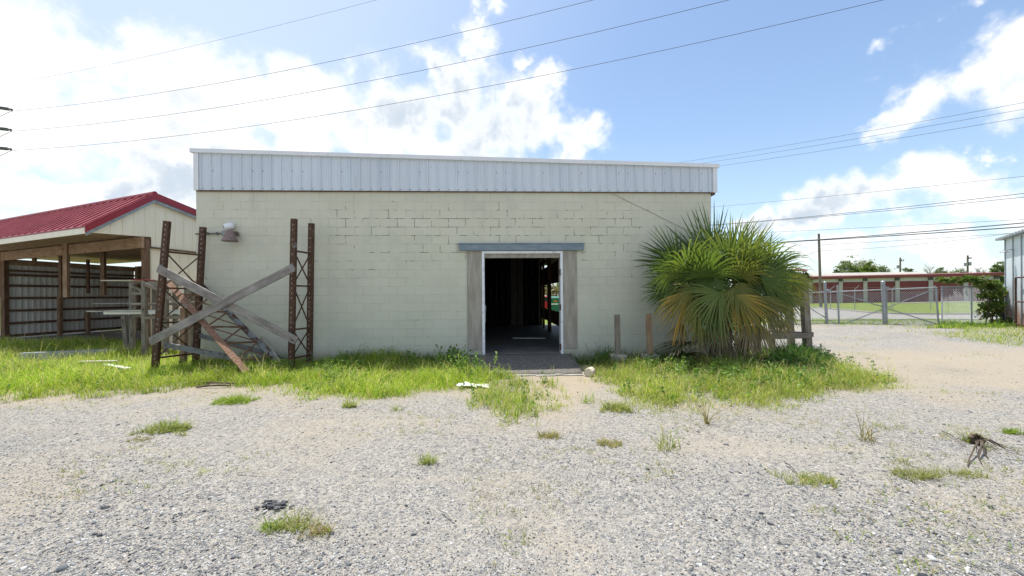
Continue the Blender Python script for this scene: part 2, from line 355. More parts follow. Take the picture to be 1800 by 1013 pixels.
def ground_material():
    m, gg, b = newmat('gravel')
    t = gg.n('ShaderNodeTexCoord'); v = t.outputs['Object']
    warp = gg.vmath('ADD', v, gg.vmath('SCALE', gg.noise(v, 30, 3, .6, 'Color')))
    warp.node.inputs[1].links[0].from_node.inputs['Scale'].default_value = .02
    s1 = gg.voro(warp, 62, 'Color'); s2 = gg.voro(warp, 30, 'Color'); s3 = gg.voro(v, 140, 'Color')
    d1 = gg.voro(warp, 62, 'Distance'); d2 = gg.voro(warp, 30, 'Distance')
    stops = [(0, (.10, .11, .125)), (.16, (.20, .205, .215)), (.32, (.31, .30, .285)), (.55, (.41, .385, .345)), (.8, (.50, .465, .40)), (1, (.58, .56, .52))]
    sep = lambda c, i: (lambda nd: (gg.l(c, nd.inputs[0]), nd.outputs[i])[1])(gg.n('ShaderNodeSeparateColor'))
    c1 = gg.ramp(sep(s1, 0), stops); c2 = gg.ramp(sep(s2, 1), stops); c3 = gg.ramp(sep(s3, 0), stops)
    c = gg.mix(gg.maprange(sep(s2, 2), .6, .62), c1, c2)
    c = gg.mix(.35, c, c3)
    # sandy fines show through in patches
    p = gg.noise(v, .55, 6, .62)
    fine = gg.ramp(gg.noise(v, 60, 5, .7), [(.3, (.40, .335, .245)), (.7, (.56, .485, .375))])
    c = gg.mix(gg.maprange(p, .46, .68, .05, .52), c, fine)
    # bare sandy soil close to the building and the palm
    sp = gg.n('ShaderNodeSeparateXYZ'); gg.l(v, sp.inputs[0])
    near = gg.math('MULTIPLY', gg.maprange(gg.math('ADD', sp.outputs[1], gg.math('MULTIPLY', p, 3.0)), 7.2, 8.6), gg.maprange(sp.outputs[1], 12, 10))
    c = gg.mix(gg.math('MULTIPLY', near, .75), c, fine)
    band = gg.noise(gg.vmath('MULTIPLY', v, (.35, 1.5, 1)), .9, 6, .6)
    c = gg.mix(gg.maprange(band, .50, .68, 0, .42), c, gg.mix(.5, fine, (.50, .46, .39)))
    tx = gg.math('SUBTRACT', sp.outputs[0], gg.math('MULTIPLY_ADD', sp.outputs[1], .30, -1.30))
    trk = gg.math('MULTIPLY', gg.maprange(gg.math('ADD', gg.math('ABSOLUTE', tx), gg.math('MULTIPLY', p, .9)), 1.35, .75), gg.math('MULTIPLY', gg.maprange(sp.outputs[1], 4.2, 6.4), gg.maprange(sp.outputs[1], 9.5, 8.8)))
    c = gg.mix(gg.math('MULTIPLY', trk, .8), c, gg.mix(.5, fine, (.52, .43, .33)))
    damp = gg.noise(v, 1.9, 5, .65)
    c = gg.mix(gg.maprange(damp, .60, .74, 0, .35), c, (.24, .215, .18))
    # bluish crushed stone patches
    q = gg.noise(v, .4, 4, .6)
    c = gg.mix(gg.maprange(q, .55, .70, 0, .35), c, gg.mix(1.0, c, (.66, .72, .80), 'MULTIPLY'))
    far = gg.maprange(gg.math('ADD', sp.outputs[1], gg.math('MULTIPLY', p, 2.0)), 20.2, 21.4)
    grass = gg.ramp(gg.noise(v, .7, 7, .7), [(.3, (.13, .20, .028)), (.7, (.22, .26, .05))])
    sg = gg.n('ShaderNodeVectorMath', operation='SCALE'); gg.l(c, sg.inputs[0]); sg.inputs['Scale'].default_value = .72; c = sg.outputs[0]
    c = gg.mix(far, c, grass)
    gg.l(c, b.inputs['Base Color']); b.inputs['Roughness'].default_value = .95; b.inputs['Specular IOR Level'].default_value = .2
    h = gg.math('SUBTRACT', gg.math('MULTIPLY', gg.noise(v, 150, 3, .6), .3), gg.math('ADD', d1, gg.math('MULTIPLY', d2, .8)))
    bump(gg, b, h, .75, .012)
ground_material()
def lawn_material():
    m, gg, b = newmat('lawn')
    t = gg.n('ShaderNodeTexCoord'); v = t.outputs['Object']
    c = gg.ramp(gg.noise(v, .6, 8, .72), [(.28, (.13, .185, .03)), (.52, (.19, .235, .04)), (.75, (.28, .28, .075))])
    c2 = gg.ramp(gg.noise(v, 9, 6, .8), [(.3, (.09, .14, .02)), (.7, (.26, .29, .07))])
    gg.l(gg.mix(.45, c, c2), b.inputs['Base Color']); b.inputs['Roughness'].default_value = .95; b.inputs['Specular IOR Level'].default_value = .1
    bump(gg, b, gg.noise(v, 30, 5, .7), 1.0, .05)
lawn_material()

# ------------------------------------------------------------------ builders
ORG = {}
Z3 = Vector((0, 0, 1))
def put(o, label=None, cat=None, group=None, kind=None):
    if label: o['label'] = label
    if cat: o['category'] = cat
    if group: o['group'] = group
    if kind: o['kind'] = kind
    return o
def thing(name, label, cat, loc, group=None, rz=0.0):
    o = bpy.data.objects.new(name, None); col.objects.link(o); o.empty_display_size = .2
    o.location = loc; o.rotation_euler = (0, 0, rz)
    ORG[o.name] = Vector(loc)
    return put(o, label, cat, group)
class MB:
    def __init__(s): s.v = []; s.f = []; s.m = []; s.uv = []
    def add(s, vs, fs, mi=0, uvs=None):
        o = len(s.v); s.v += [Vector(p) for p in vs]
        for k, f in enumerate(fs):
            s.f.append([i + o for i in f]); s.m.append(mi); s.uv.append(uvs[k] if uvs else [(0, 0)] * len(f))
        return s
    def obox(s, c, ax, ay, az, mi=0):
        """box from a centre and three half vectors; uv runs along ax"""
        c = Vector(c); vs = [c + ax * i + ay * j + az * k for i in (-1, 1) for j in (-1, 1) for k in (-1, 1)]
        L, W, T = ax.length, ay.length, az.length; o = rnd.random() * 50
        fs = [(0, 1, 3, 2), (4, 6, 7, 5), (0, 4, 5, 1), (2, 3, 7, 6), (0, 2, 6, 4), (1, 5, 7, 3)]
        uvs = []
        loc = [(i * L, j * W, k * T) for i in (-1, 1) for j in (-1, 1) for k in (-1, 1)]
        for n, f in enumerate(fs):
            a = ((1, 2), (1, 2), (0, 2), (0, 2), (0, 1), (0, 1))[n]
            uvs.append([(loc[i][a[0]] + o, loc[i][a[1]] + o * .37 + n * .3) for i in f])
        return s.add(vs, fs, mi, uvs)
    def box(s, a, b, mi=0):
        a = Vector(a); b = Vector(b); h = (b - a) / 2
        d = sorted(((abs(h.x), 0), (abs(h.y), 1), (abs(h.z), 2)), reverse=True)
        ex = [Vector((abs(h.x), 0, 0)), Vector((0, abs(h.y), 0)), Vector((0, 0, abs(h.z)))]
        return s.obox((a + b) / 2, ex[d[0][1]], ex[d[1][1]], ex[d[2][1]], mi)
    def beam(s, p0, p1, w_, h_, up=None, mi=0):
        """square timber from p0 to p1: h_ along up, w_ sideways"""
        p0 = Vector(p0); p1 = Vector(p1); d = (p1 - p0); L = d.length; d.normalize()
        up = Vector(up) if up is not None else (Z3 if abs(d.z) < .9 else Vector((0, -1, 0)))
        side = d.cross(up).normalized(); up = side.cross(d).normalized()
        return s.obox((p0 + p1) / 2, d * L / 2, up * h_ / 2, side * w_ / 2, mi)
    def tube(s, pts, r, n=8, mi=0, r1=None, caps=True):
        pts = [Vector(p) for p in pts]; k = len(pts); rings = []
        d0 = (pts[1] - pts[0]).normalized(); a = d0.orthogonal().normalized()
        o = len(s.v); L = 0
        for i, p in enumerate(pts):
            d = (pts[min(i + 1, k - 1)] - pts[max(i - 1, 0)]).normalized()
            a = (a - d * a.dot(d)).normalized(); b_ = d.cross(a)
            rr = r if r1 is None else r + (r1 - r) * i / (k - 1)
            s.v += [p + (a * math.cos(2 * math.pi * j / n) + b_ * math.sin(2 * math.pi * j / n)) * rr for j in range(n)]
        for i in range(k - 1):
            L1 = L + (pts[i + 1] - pts[i]).length
            for j in range(n):
                j2 = (j + 1) % n
                s.f.append([o + i * n + j, o + i * n + j2, o + (i + 1) * n + j2, o + (i + 1) * n + j]); s.m.append(mi)
                s.uv.append([(L, j / n * .3), (L, (j + 1) / n * .3), (L1, (j + 1) / n * .3), (L1, j / n * .3)])
            L = L1
        if caps:
            s.f.append([o + j for j in range(n)][::-1]); s.m.append(mi); s.uv.append([(0, 0)] * n)
            s.f.append([o + (k - 1) * n + j for j in range(n)]); s.m.append(mi); s.uv.append([(0, 0)] * n)
        return s
    def lathe(s, org, prof, n=20, M=None, mi=0):
        o = len(s.v); M = M or Matrix.Identity(3); org = Vector(org)
        for (r, z) in prof:
            s.v += [org + M @ Vector((r * math.cos(2 * math.pi * j / n), r * math.sin(2 * math.pi * j / n), z)) for j in range(n)]
        for i in range(len(prof) - 1):
            for j in range(n):
                j2 = (j + 1) % n
                s.f.append([o + i * n + j, o + i * n + j2, o + (i + 1) * n + j2, o + (i + 1) * n + j]); s.m.append(mi); s.uv.append([(0, 0)] * 4)
        for i, rev in ((0, True), (len(prof) - 1, False)):
            if prof[i][0] > 1e-5:
                f = [o + i * n + j for j in range(n)]
                s.f.append(f[::-1] if rev else f); s.m.append(mi); s.uv.append([(0, 0)] * n)
        return s
    def prism(s, poly, vec, mi=0):
        poly = [Vector(p) for p in poly]; vec = Vector(vec); n = len(poly); o = rnd.random() * 9
        vs = poly + [p + vec for p in poly]
        fs = [list(range(n))[::-1], list(range(n, 2 * n))] + [[i, (i + 1) % n, n + (i + 1) % n, n + i] for i in range(n)]
        e = (poly[1] - poly[0]).normalized()
        uvs = [[(vs[i].dot(e) + o, vs[i].dot(e.orthogonal()) + o) for i in f] for f in fs]
        return s.add(vs, fs, mi, uvs)
    def quad(s, a, b, c, d, mi=0):
        return s.add([a, b, c, d], [(0, 1, 2, 3)], mi, [[(0, 0), ((Vector(b) - Vector(a)).length, 0), ((Vector(b) - Vector(a)).length, (Vector(d) - Vector(a)).length), (0, (Vector(d) - Vector(a)).length)]])
    def build(s, name, mats, parent=None, org=None, local=False, smoothf=False, bevel=0.0):
        if isinstance(mats, str): mats = [mats]
        o0 = Vector((0, 0, 0))
        if not local:
            o0 = ORG[parent.name] if parent is not None else (Vector(org) if org is not None else o0)
        me = bpy.data.meshes.new(name); me.from_pydata([p - o0 for p in s.v], [], s.f)
        for m in mats: me.materials.append(MATS[m])
        me.polygons.foreach_set('material_index', s.m)
        if smoothf: me.polygons.foreach_set('use_smooth', [True] * len(me.polygons))
        ul = me.uv_layers.new(name='UVMap')
        flat = [c for f in s.uv for uv in f for c in uv]
        ul.data.foreach_set('uv', flat)
        me.update()
        bm = bmesh.new(); bm.from_mesh(me); bmesh.ops.recalc_face_normals(bm, faces=bm.faces); bm.to_mesh(me); bm.free()
        o = bpy.data.objects.new(name, me); col.objects.link(o)
        if parent is not None:
            o.parent = parent; ORG[o.name] = Vector((0, 0, 0)) if local else ORG[parent.name]
        else:
            o.location = o0; ORG[o.name] = o0
        if bevel:
            bv = o.modifiers.new('edge', 'BEVEL'); bv.width = bevel; bv.segments = 1; bv.limit_method = 'ANGLE'
        return o
def bulk(name, V, faces, colors, mat, parent=None, org=(0, 0, 0), smoothf=False):
    """V (n,k,3) copies of one small face pattern, one colour per copy (n,3) or per vertex (n,k,3)"""
    n, k, _ = V.shape
    o0 = ORG[parent.name] if parent is not None else Vector(org)
    V = V - np.array(o0)
    me = bpy.data.meshes.new(name)
    me.vertices.add(n * k); me.vertices.foreach_set('co', V.reshape(-1).astype(np.float32))
    lens = np.array([len(f) for f in faces]); flat = np.array([i for f in faces for i in f])
    loops = (flat[None, :] + (np.arange(n) * k)[:, None]).reshape(-1)
    me.loops.add(len(loops)); me.loops.foreach_set('vertex_index', loops.astype(np.int32))
    tot = np.tile(lens, n); start = np.concatenate([[0], np.cumsum(tot)[:-1]])
    me.polygons.add(len(tot)); me.polygons.foreach_set('loop_start', start.astype(np.int32)); me.polygons.foreach_set('loop_total', tot.astype(np.int32))
    me.update(calc_edges=True)
    if smoothf: me.polygons.foreach_set('use_smooth', np.ones(len(tot), dtype=bool))
    ca = me.color_attributes.new('Col', 'FLOAT_COLOR', 'POINT')
    if colors.ndim == 2: colors = np.repeat(colors[:, None, :], k, axis=1)
    ca.data.foreach_set('color', np.concatenate([colors, np.ones((n, k, 1))], axis=2).reshape(-1).astype(np.float32))
    me.materials.append(MATS[mat]); me.validate()
    o = bpy.data.objects.new(name, me); col.objects.link(o)
    if parent is not None: o.parent = parent; ORG[o.name] = ORG[parent.name]
    else: o.location = o0; ORG[o.name] = o0
    return o
def copy_tree(o, parent=None):
    c = o.copy(); col.objects.link(c)
    if parent is not None: c.parent = parent
    for ch in list(o.children): copy_tree(ch, c)
    return c
Hn = np.vectorize(H)

# ------------------------------------------------------------------ ground, road, kerb
def grid_sheet(name, xs, ys, hf, mat):
    X, Y = np.meshgrid(xs, ys); Zv = np.array([[hf(x, y) for x in xs] for y in ys])
    n, m = len(ys), len(xs)
    vs = np.stack([X, Y, Zv], -1).reshape(-1, 3)
    fs = [(i * m + j, i * m + j + 1, (i + 1) * m + j + 1, (i + 1) * m + j) for i in range(n - 1) for j in range(m - 1)]
    me = bpy.data.meshes.new(name); me.from_pydata(vs.tolist(), [], fs); me.materials.append(MATS[mat])
    me.polygons.foreach_set('use_smooth', [True] * len(fs))
    o = bpy.data.objects.new(name, me); col.objects.link(o); o['kind'] = 'structure'
    return o
xs = np.concatenate([[-900, -400, -200, -100, -60, -40, -30], np.arange(-24, 24.1, .35), np.arange(26, 80, 2.0), [90, 120, 200, 400, 900]])
ys = np.concatenate([[-300, -100, -40, -15, -6], np.arange(-3, 10, .3), np.arange(10, 20, .6), np.arange(20, 60, 1.5), [65, 75, 95, 140, 250, 500, 1500]])
grid_sheet('ground', xs, ys, H, 'gravel')
def strip(name, top, bot, dz, mat, n=40):
    """sheet between two lines measured on the ground"""
    def at(line, t):
        k = t * (len(line) - 1); i = min(int(k), len(line) - 2); a = Vector(line[i]); b = Vector(line[i + 1])
        return a.lerp(b, k - i)
    mb = MB(); rows = 10
    for i in range(n + 1):
        a = at(top, i / n); b = at(bot, i / n)
        for j in range(rows + 1):
            p = a.lerp(b, j / rows); p.z = H(p.x, p.y) + dz; mb.v.append(p)
    for i in range(n):
        for j in range(rows):
            q = i * (rows + 1) + j
            mb.f.append([q, q + 1, q + rows + 2, q + rows + 1]); mb.m.append(0); mb.uv.append([(0, 0)] * 4)
    o = mb.build(name, mat, smoothf=True); o['kind'] = 'structure'
    return o
tl = [(1180, 537), (1300, 538), (1380, 540), (1440, 542.5), (1490, 547), (1530, 551), (1570, 553.3), (1640, 554), (1720, 553.8), (1800, 553.4), (1950, 553)]
bl = [(1180, 565), (1300, 564.5), (1380, 564), (1440, 563.5), (1490, 563), (1530, 562.6), (1570, 562.4), (1640, 562.2), (1720, 562), (1800, 562), (1950, 562)]
T = [G(u, v) for u, v in tl]; B = [G(u, v) for u, v in bl]
strip('road', T, B, .03, 'road_concrete')
mb = MB()
for i in range(len(T) - 1):
    a, b = T[i] + Vector((0, 0, .06)), T[i + 1] + Vector((0, 0, .06))
    mb.beam(a, b, .3, .14)
o = mb.build('kerb', 'kerb'); o['kind'] = 'structure'
strip('path', [G(1585, 533.2), G(1650, 533), G(1730, 532.6)], [G(1585, 535), G(1650, 536), G(1730, 537)], .04, 'road_concrete', 10)

# ------------------------------------------------------------------ block building (local frame: x along the front, y into it, z up)
WL = P(346, 519, 9.36); WR = P(1251, 519, 9.86)
WL.z = WR.z = 0
wd = (WR - WL); LW = wd.length; yaw = math.atan2(wd.y, wd.x)
bld = thing('block_building', 'cream painted concrete block warehouse with ribbed metal parapet and open doorway', 'building', WL, rz=yaw)
BM = Matrix.Translation(WL) @ Matrix.Rotation(yaw, 4, 'Z'); BI = BM.inverted()
def WP(u, v, off=0.0):
    """point on the front wall (local), off metres proud of it"""
    o = BI @ CAM; d = BI.to_3x3() @ ray(u, v)
    t = (-off - o.y) / d.y
    return o + d * t
def WW(u, v, off=0.0): return BM @ WP(u, v, off)
dl = WP(852, 530).x; dr = WP(985, 530).x; dtop = WP(918, 446).z; sill = WP(918, 620.5).z
HW = 4.16; TH = .20; DEP = 9.3
mb = MB(); mb.prism([(0, 0, -.2), (dl, 0, -.2), (dl, 0, dtop), (dr, 0, dtop), (dr, 0, -.2), (LW, 0, -.2), (LW, 0, HW), (0, 0, HW)], (0, TH, 0))
mb.build('front_wall', 'painted_block', bld, local=True)
mb = MB(); mb.box((0, TH, -.2), (TH, DEP - TH, HW)); mb.build('side_wall', 'painted_block', bld, local=True)
mb = MB()
mb.prism([(LW - TH, TH, -.2), (LW - TH, DEP - TH, -.2), (LW - TH, DEP - TH, HW), (LW - TH, TH, HW)], (TH, 0, 0))
mb.build('side_wall', 'painted_block', bld, local=True)
PX = dr + .52      # stud partition that carries the inner openings
mb = MB(); mb.prism([(0, DEP - TH, -.2), (PX, DEP - TH, -.2), (PX, DEP - TH, 3.0), (LW - .6, DEP - TH, 3.0), (LW - .6, DEP - TH, -.2), (LW, DEP - TH, -.2), (LW, DEP - TH, HW), (0, DEP - TH, HW)], (0, TH, 0))
mb.build('rear_wall', 'painted_block', bld, local=True)
mb = MB(); mb.box((TH, TH, sill - .3), (LW - TH, DEP - TH, sill)); mb.box((dl, .005, sill - .3), (dr, TH, sill)); mb.box((PX, DEP - TH, sill - .3), (LW - .6, DEP, sill)); mb.build('floor', 'floor_concrete', bld, local=True)
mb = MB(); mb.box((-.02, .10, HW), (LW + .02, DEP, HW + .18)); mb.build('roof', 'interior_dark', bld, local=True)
# inner lining, rafters and partition
mb = MB()
x = TH + .02
while x < PX - .3:
    mb.box((x, DEP - TH - .07, sill), (x + .27, DEP - TH - .02 - .01 * rnd.random(), 3.4)); x += .285
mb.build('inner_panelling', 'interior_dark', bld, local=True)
mb = MB(); mb.box((dl + .95, DEP - TH - .5, sill), (dl + 1.25, DEP - TH - .08, 3.3)); mb.box((dl + 1.28, DEP - TH - .5, sill), (dl + 1.52, DEP - TH - .08, 3.3)); mb.build('inner_column', 'interior_panel', bld, local=True)
mb = MB()
y = .6
while y < DEP - .5:
    mb.box((TH, y, 3.55), (LW - TH, y + .05, 3.8)); y += .8
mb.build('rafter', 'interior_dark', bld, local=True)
mb = MB()
oz0, oz1 = 1.02, 2.02
ya = .9; yb = 3.1; yc = 8.75
mb.box((PX, TH + .02, sill), (PX + .06, yb, 3.5))
mb.box((PX, yb, .55), (PX + .06, yc, oz0)); mb.box((PX, yb, oz1), (PX + .06, yc, 2.75))
mb.box((PX, yc, sill), (PX + .06, DEP - TH, 3.5))
for yy in (yb + 2.2, yb + 2.55, yb + 4.2):
    mb.box((PX - .09, yy, sill), (PX - .002, yy + .14, 3.4))
mb.box((PX - .05, yb, 2.9), (PX + .05, yc, 3.0)); mb.box((PX - .05, yb, 3.2), (PX + .05, yc, 3.28))
mb.build('partition', 'wood_brown', bld, local=True)
# door frame, jamb boards, header
fw = .062
mb = MB()
mb.box((dl - fw, -.035, -.02), (dl, TH * .7, dtop)); mb.box((dr, -.035, -.02), (dr + fw, TH * .7, dtop)); mb.box((dl - fw, -.035, dtop), (dr + fw, TH * .7, dtop + fw))
mb.build('door_frame', 'door_frame_white', bld, local=True, bevel=.004)
mb = MB(); mb.box((dl + .003, .02, dtop - .10), (dr - .003, .12, dtop - .002)); mb.build('door_head_board', 'bare_ply', bld, local=True)
zt = WP(918, 440).z
jl = WP(821.5, 530).x; jr = WP(1014, 530).x; jz = WP(834, 615).z
for a, b in ((jl, dl - fw - .003), (dr + fw + .003, jr)):
    mb = MB(); mb.box((a, -.024, jz), (b, -.001, zt - .002)); mb.build('jamb_board', 'bare_ply', bld, local=True, bevel=.003)
hl = WP(806.5, 435, .08).x; hr = WP(1026.5, 435, .08).x; h0 = WP(918, 440.2, .08).z; h1 = WP(918, 429, .08).z
mb = MB(); mb.box((hl, -.085, h0), (hr, -.001, h1)); mb.box((hl - .02, -.10, h1), (hr + .02, -.001, h1 + .02)); mb.build('door_header', 'header_blue', bld, local=True, bevel=.004)
for zz in (sill + .14, sill + 1.1, sill + 1.95):
    mb = MB(); mb.box((dr - .03, -.042, zz - .07), (dr + .008, -.036, zz + .07)); mb.tube([(dr - .012, -.05, zz - .075), (dr - .012, -.05, zz + .075)], .012, 8)
    mb.build('hinge', 'rust_all', bld, local=True)
mb = MB(); mb.box((dl + .004, .005, sill + 1.05), (dl + .03, .05, sill + 1.16)); mb.box((dl + .006, .01, sill + .75), (dl + .02, .03, sill + 1.05)); mb.build('latch', 'galvanised', bld, local=True)
# ribbed metal parapet
fb_l = WP(344, 334, .06).z; fb_r = WP(1256, 338, .06).z
ft_l = WP(344, 269, .06).z; ft_r = WP(1256, 295.5, .06).z
fx0 = WP(344, 300, .06).x; fx1 = WP(1257.5, 310, .06).x
def fz(x, a, b): return a + (b - a) * (x - fx0) / (fx1 - fx0)
mb = MB()
prof = []
x = fx0
pitch = .2287; x = fx0 + .10
prof.append((fx0, -.055))
while x < fx1 - .12:
    for dx, dy in ((0, -.055), (.010, -.092), (.028, -.092), (.042, -.055), (.085, -.055), (.089, -.060), (.096, -.060), (.10, -.055), (.135, -.055), (.139, -.060), (.146, -.060), (.15, -.055), (.185, -.055), (.189, -.060), (.196, -.060), (.20, -.055)):
        prof.append((x + dx, dy))
    x += pitch
prof.append((fx1, -.055))
for i in range(len(prof) - 1):
    (xa, yA), (xb, yB) = prof[i], prof[i + 1]
    mb.add([(xa, yA, fz(xa, fb_l, fb_r)), (xb, yB, fz(xb, fb_l, fb_r)), (xb, yB, fz(xb, ft_l, ft_r)), (xa, yA, fz(xa, ft_l, ft_r))], [(0, 1, 2, 3)])
mb.prism([(fx0, -.05, fb_l), (fx1, -.05, fb_r), (fx1, -.05, ft_r), (fx0, -.05, ft_l)], (0, .045, 0))
x = fx0 + .1
while x < fx1 - .2:
    for zz in (.035, .45) if int(x * 10) % 3 == 0 else (.035,):
        mb.lathe((x + .06, -.058, fz(x, fb_l, fb_r) + zz), [(.011, 0), (.008, .006), (0, .008)], 8, Matrix.Rotation(R(90), 3, 'X'), mi=1)
    x += pitch
mb.build('parapet_cladding', ['sheet_white', 'wire_dark'], bld, local=True)
mb = MB()   # returns of the parapet along the two sides
mb.prism([(fx0, -.05, fb_l), (fx0, DEP, fb_l), (fx0, DEP, ft_l), (fx0, -.05, ft_l)], (-.03, 0, 0)); mb.build('parapet_return', 'sheet_white', bld, local=True)
mb = MB(); mb.prism([(fx1, -.05, fb_r), (fx1, DEP, fb_r), (fx1, DEP, ft_r), (fx1, -.05, ft_r)], (.03, 0, 0)); mb.build('parapet_return', 'sheet_white', bld, local=True)
mb = MB(); mb.box((LW + .003, -.045, fb_r - .06), (fx1 - .002, DEP, fb_r + .01)); mb.build('soffit_board', 'wood_brown', bld, local=True)
for xa, xb in ((fx0 - .032, fx0 + .075), (fx1 - .075, fx1 + .032)):
    mb = MB(); mb.prism([(xa, -.09, fz(xa, fb_l, fb_r) - .01), (xb, -.09, fz(xb, fb_l, fb_r) - .01), (xb, -.09, fz(xb, ft_l, ft_r)), (xa, -.09, fz(xa, ft_l, ft_r))], (0, .032, 0)); mb.build('corner_trim', 'trim_white', bld, local=True)
cx0, cx1 = fx0 - .09, fx1 + .07
mb = MB()
segs = 4
for i in range(segs):
    a = cx0 + (cx1 - cx0) * i / segs; b = cx0 + (cx1 - cx0) * (i + 1) / segs - .004
    lift = .004 * (i % 2)
    mb.prism([(a, -.125 - lift, fz(a, ft_l, ft_r) - .005), (b, -.125 - lift, fz(b, ft_l, ft_r) - .005), (b, -.125 - lift, fz(b, ft_l, ft_r) + .085), (a, -.125 - lift, fz(a, ft_l, ft_r) + .085)], (0, .40, 0))
mb.build('coping', 'trim_white', bld, local=True)
# dark strip below the parapet: the gap's shade put into its colour
mb = MB(); mb.box((.02, -.05, fb_r - .014), (LW - .02, -.002, fb_r - .002)); mb.build('parapet_gap_shade', 'wood_brown', bld, local=True)
# ramp up to the door
rl = WP(815, 630).x; rr = WP(1004, 630).x
A0 = BI @ G(808, 648); A1 = BI @ G(1024, 659)
mb = MB()
vs = [(rl, -.002, sill - .03), (rr, -.002, sill - .03), (A1.x, A1.y, .03), (A0.x + .1, A1.y + .15, .02)]
N = 14
for j in range(N + 1):
    for i in range(N + 1):
        s_, t_ = i / N, j / N
        p = Vector(vs[0]).lerp(Vector(vs[1]), s_).lerp(Vector(vs[3]).lerp(Vector(vs[2]), s_), t_)
        p.z += .025 * math.sin(t_ * 3.14) + rnd.uniform(-.004, .004) * (0 < t_)
        if 0 < s_ < 1 and t_ == 1: p.y += rnd.uniform(-.06, .05)
        mb.v.append(p)
for j in range(N):
    for i in range(N):
        q = j * (N + 1) + i; mb.f.append([q, q + 1, q + N + 2, q + N + 1]); mb.m.append(0); mb.uv.append([(0, 0)] * 4)
b0 = len(mb.v)
edge = [i for i in range(N + 1)] + [(j * (N + 1) + N) for j in range(1, N + 1)] + [N * (N + 1) + i for i in range(N - 1, -1, -1)] + [j * (N + 1) for j in range(N - 1, 0, -1)]
for i in edge: p = mb.v[i].copy(); p.z = -.15; mb.v.append(p)
for k in range(len(edge)):
    k2 = (k + 1) % len(edge); mb.f.append([edge[k], edge[k2], b0 + k2, b0 + k]); mb.m.append(0); mb.uv.append([(0, 0)] * 4)
ramp = thing('door_ramp', 'dark crumbling asphalt ramp leading up to the open doorway', 'ramp', WW(918, 640))
mb.v = [BM @ p for p in mb.v]
mb.build('ramp_surface', 'asphalt_ramp', ramp, smoothf=True)
mb = MB()
for k in range(12):
    a = (A1 * (k / 12) + (A0 + Vector((.9, 0, 0))) * (1 - k / 12)); b = (A1 * ((k + 1) / 12) + (A0 + Vector((.9, 0, 0))) * (1 - (k + 1) / 12))
    a = BM @ Vector((a.x, A1.y - .02 - .03 * rnd.random(), .012)); b = BM @ Vector((b.x, A1.y - .02 - .03 * rnd.random(), .012))
    mb.beam(a + Vector((0, rnd.uniform(-.04, .04), -.01)), b + Vector((0, rnd.uniform(-.04, .04), -.01)), .09, .03 + .02 * rnd.random())
mb.build('broken_edge', 'concrete', ramp)

# things fixed on the front wall
cb = thing('security_camera', 'small white dome camera mounted above the rusty bell on the block wall', 'camera', WW(402, 398, .0))
c0 = WW(402, 398, .11); nrm = (BM.to_3x3() @ Vector((0, -1, 0)))
axis = (Vector((-.72, -.55, -.30))).normalized()
Mx = axis.to_track_quat('Z', 'Y').to_matrix()
mb = MB(); mb.lathe(c0 - axis * .09, [(0, -.02), (.055, -.015), (.075, .01), (.083, .06), (.080, .12), (.066, .165), (.045, .185), (0, .186)], 22, Mx); mb.build('camera_housing', 'camera_white', cb, smoothf=True)
mb = MB(); mb.lathe(c0 + axis * .093, [(.038, 0), (.036, .008), (.024, .012), (0, .013)], 18, Mx); mb.build('lens', 'lens_black', cb)
mb = MB(); mb.lathe(WW(407, 397, .0), [(.075, 0), (.075, .03), (.05, .055), (0, .06)], 18, nrm.to_track_quat('Z', 'Y').to_matrix()); mb.build('mounting_base', 'camera_white', cb, smoothf=True)
be = thing('wall_bell', 'rusty bell shaped lamp shade on a bracket beneath the security camera', 'lamp', WW(404, 415, .0))
bc = WW(404, 424, .22)
mb = MB(); mb.lathe(bc, [(.165, -.005), (.168, .0), (.150, .035), (.118, .09), (.098, .15), (.088, .20), (.075, .235), (.04, .252), (0, .256)], 26); mb.lathe(bc, [(.155, .0), (.110, .085), (.08, .19), (0, .21)], 22)
mb.build('bell_shade', 'bell_rust', be, smoothf=True)
mb = MB(); mb.beam(WW(405, 411, 0), bc + Vector((0, 0, .23)), .05, .05); mb.lathe(WW(415, 411, 0), [(.06, 0), (.055, .03), (0, .04)], 14, nrm.to_track_quat('Z', 'Y').to_matrix())
for k in range(7):
    a = WW(412, 411, .06) ; b = a + Vector((rnd.uniform(.04, .13), rnd.uniform(-.06, .03), rnd.uniform(-.07, .06))); mb.tube([a, a.lerp(b, .5) + Vector((0, 0, .02)), b], .008, 5)
mb.build('bracket', 'bell_rust', be)
mb = MB(); c = WW(396.5, 410.5, 0); mb.lathe(c, [(.062, 0), (.062, .055), (.05, .065), (0, .066)], 18, nrm.to_track_quat('Z', 'Y').to_matrix()); mb.build('junction_box', 'galvanised', be, smoothf=False)
mb = MB(); mb.tube([WW(343, 411.3, .03), WW(360, 411.2, .03), WW(392, 410.4, .03)], .016, 8)
for u in (382, 365): mb.obox(WW(u, 410.8, .025), Vector((.012, 0, 0)), Vector((0, .024, 0)), Vector((0, 0, .03)))
mb.build('conduit', 'conduit', be)
mb = MB(); pts = [WW(1072, 338, .02), WW(1110, 357, .012), WW(1150, 376, .012), WW(1185, 394, .012), WW(1215, 408, .012), WW(1235, 418, .012)]
mb.tube(pts, .0045, 6); put(mb.build('wall_cable', 'bare_ply', org=pts[0]), 'thin cable sagging diagonally across the block wall towards the palm', 'cable')
mb = MB(); e = BM @ Vector((fx0 - .06, .05, 0)); pts = []
for k in range(13):
    a = math.pi * k / 12; pts.append(Vector((e.x - .05 * math.sin(a), e.y + .02, P(342, 281, 9.4).z - (1 - math.cos(a)) * .14)))
mb.tube(pts, .011, 7); put(mb.build('cable_loop', 'wire_dark', org=pts[-1]), 'black cable loop sticking out from the end of the metal parapet', 'cable')
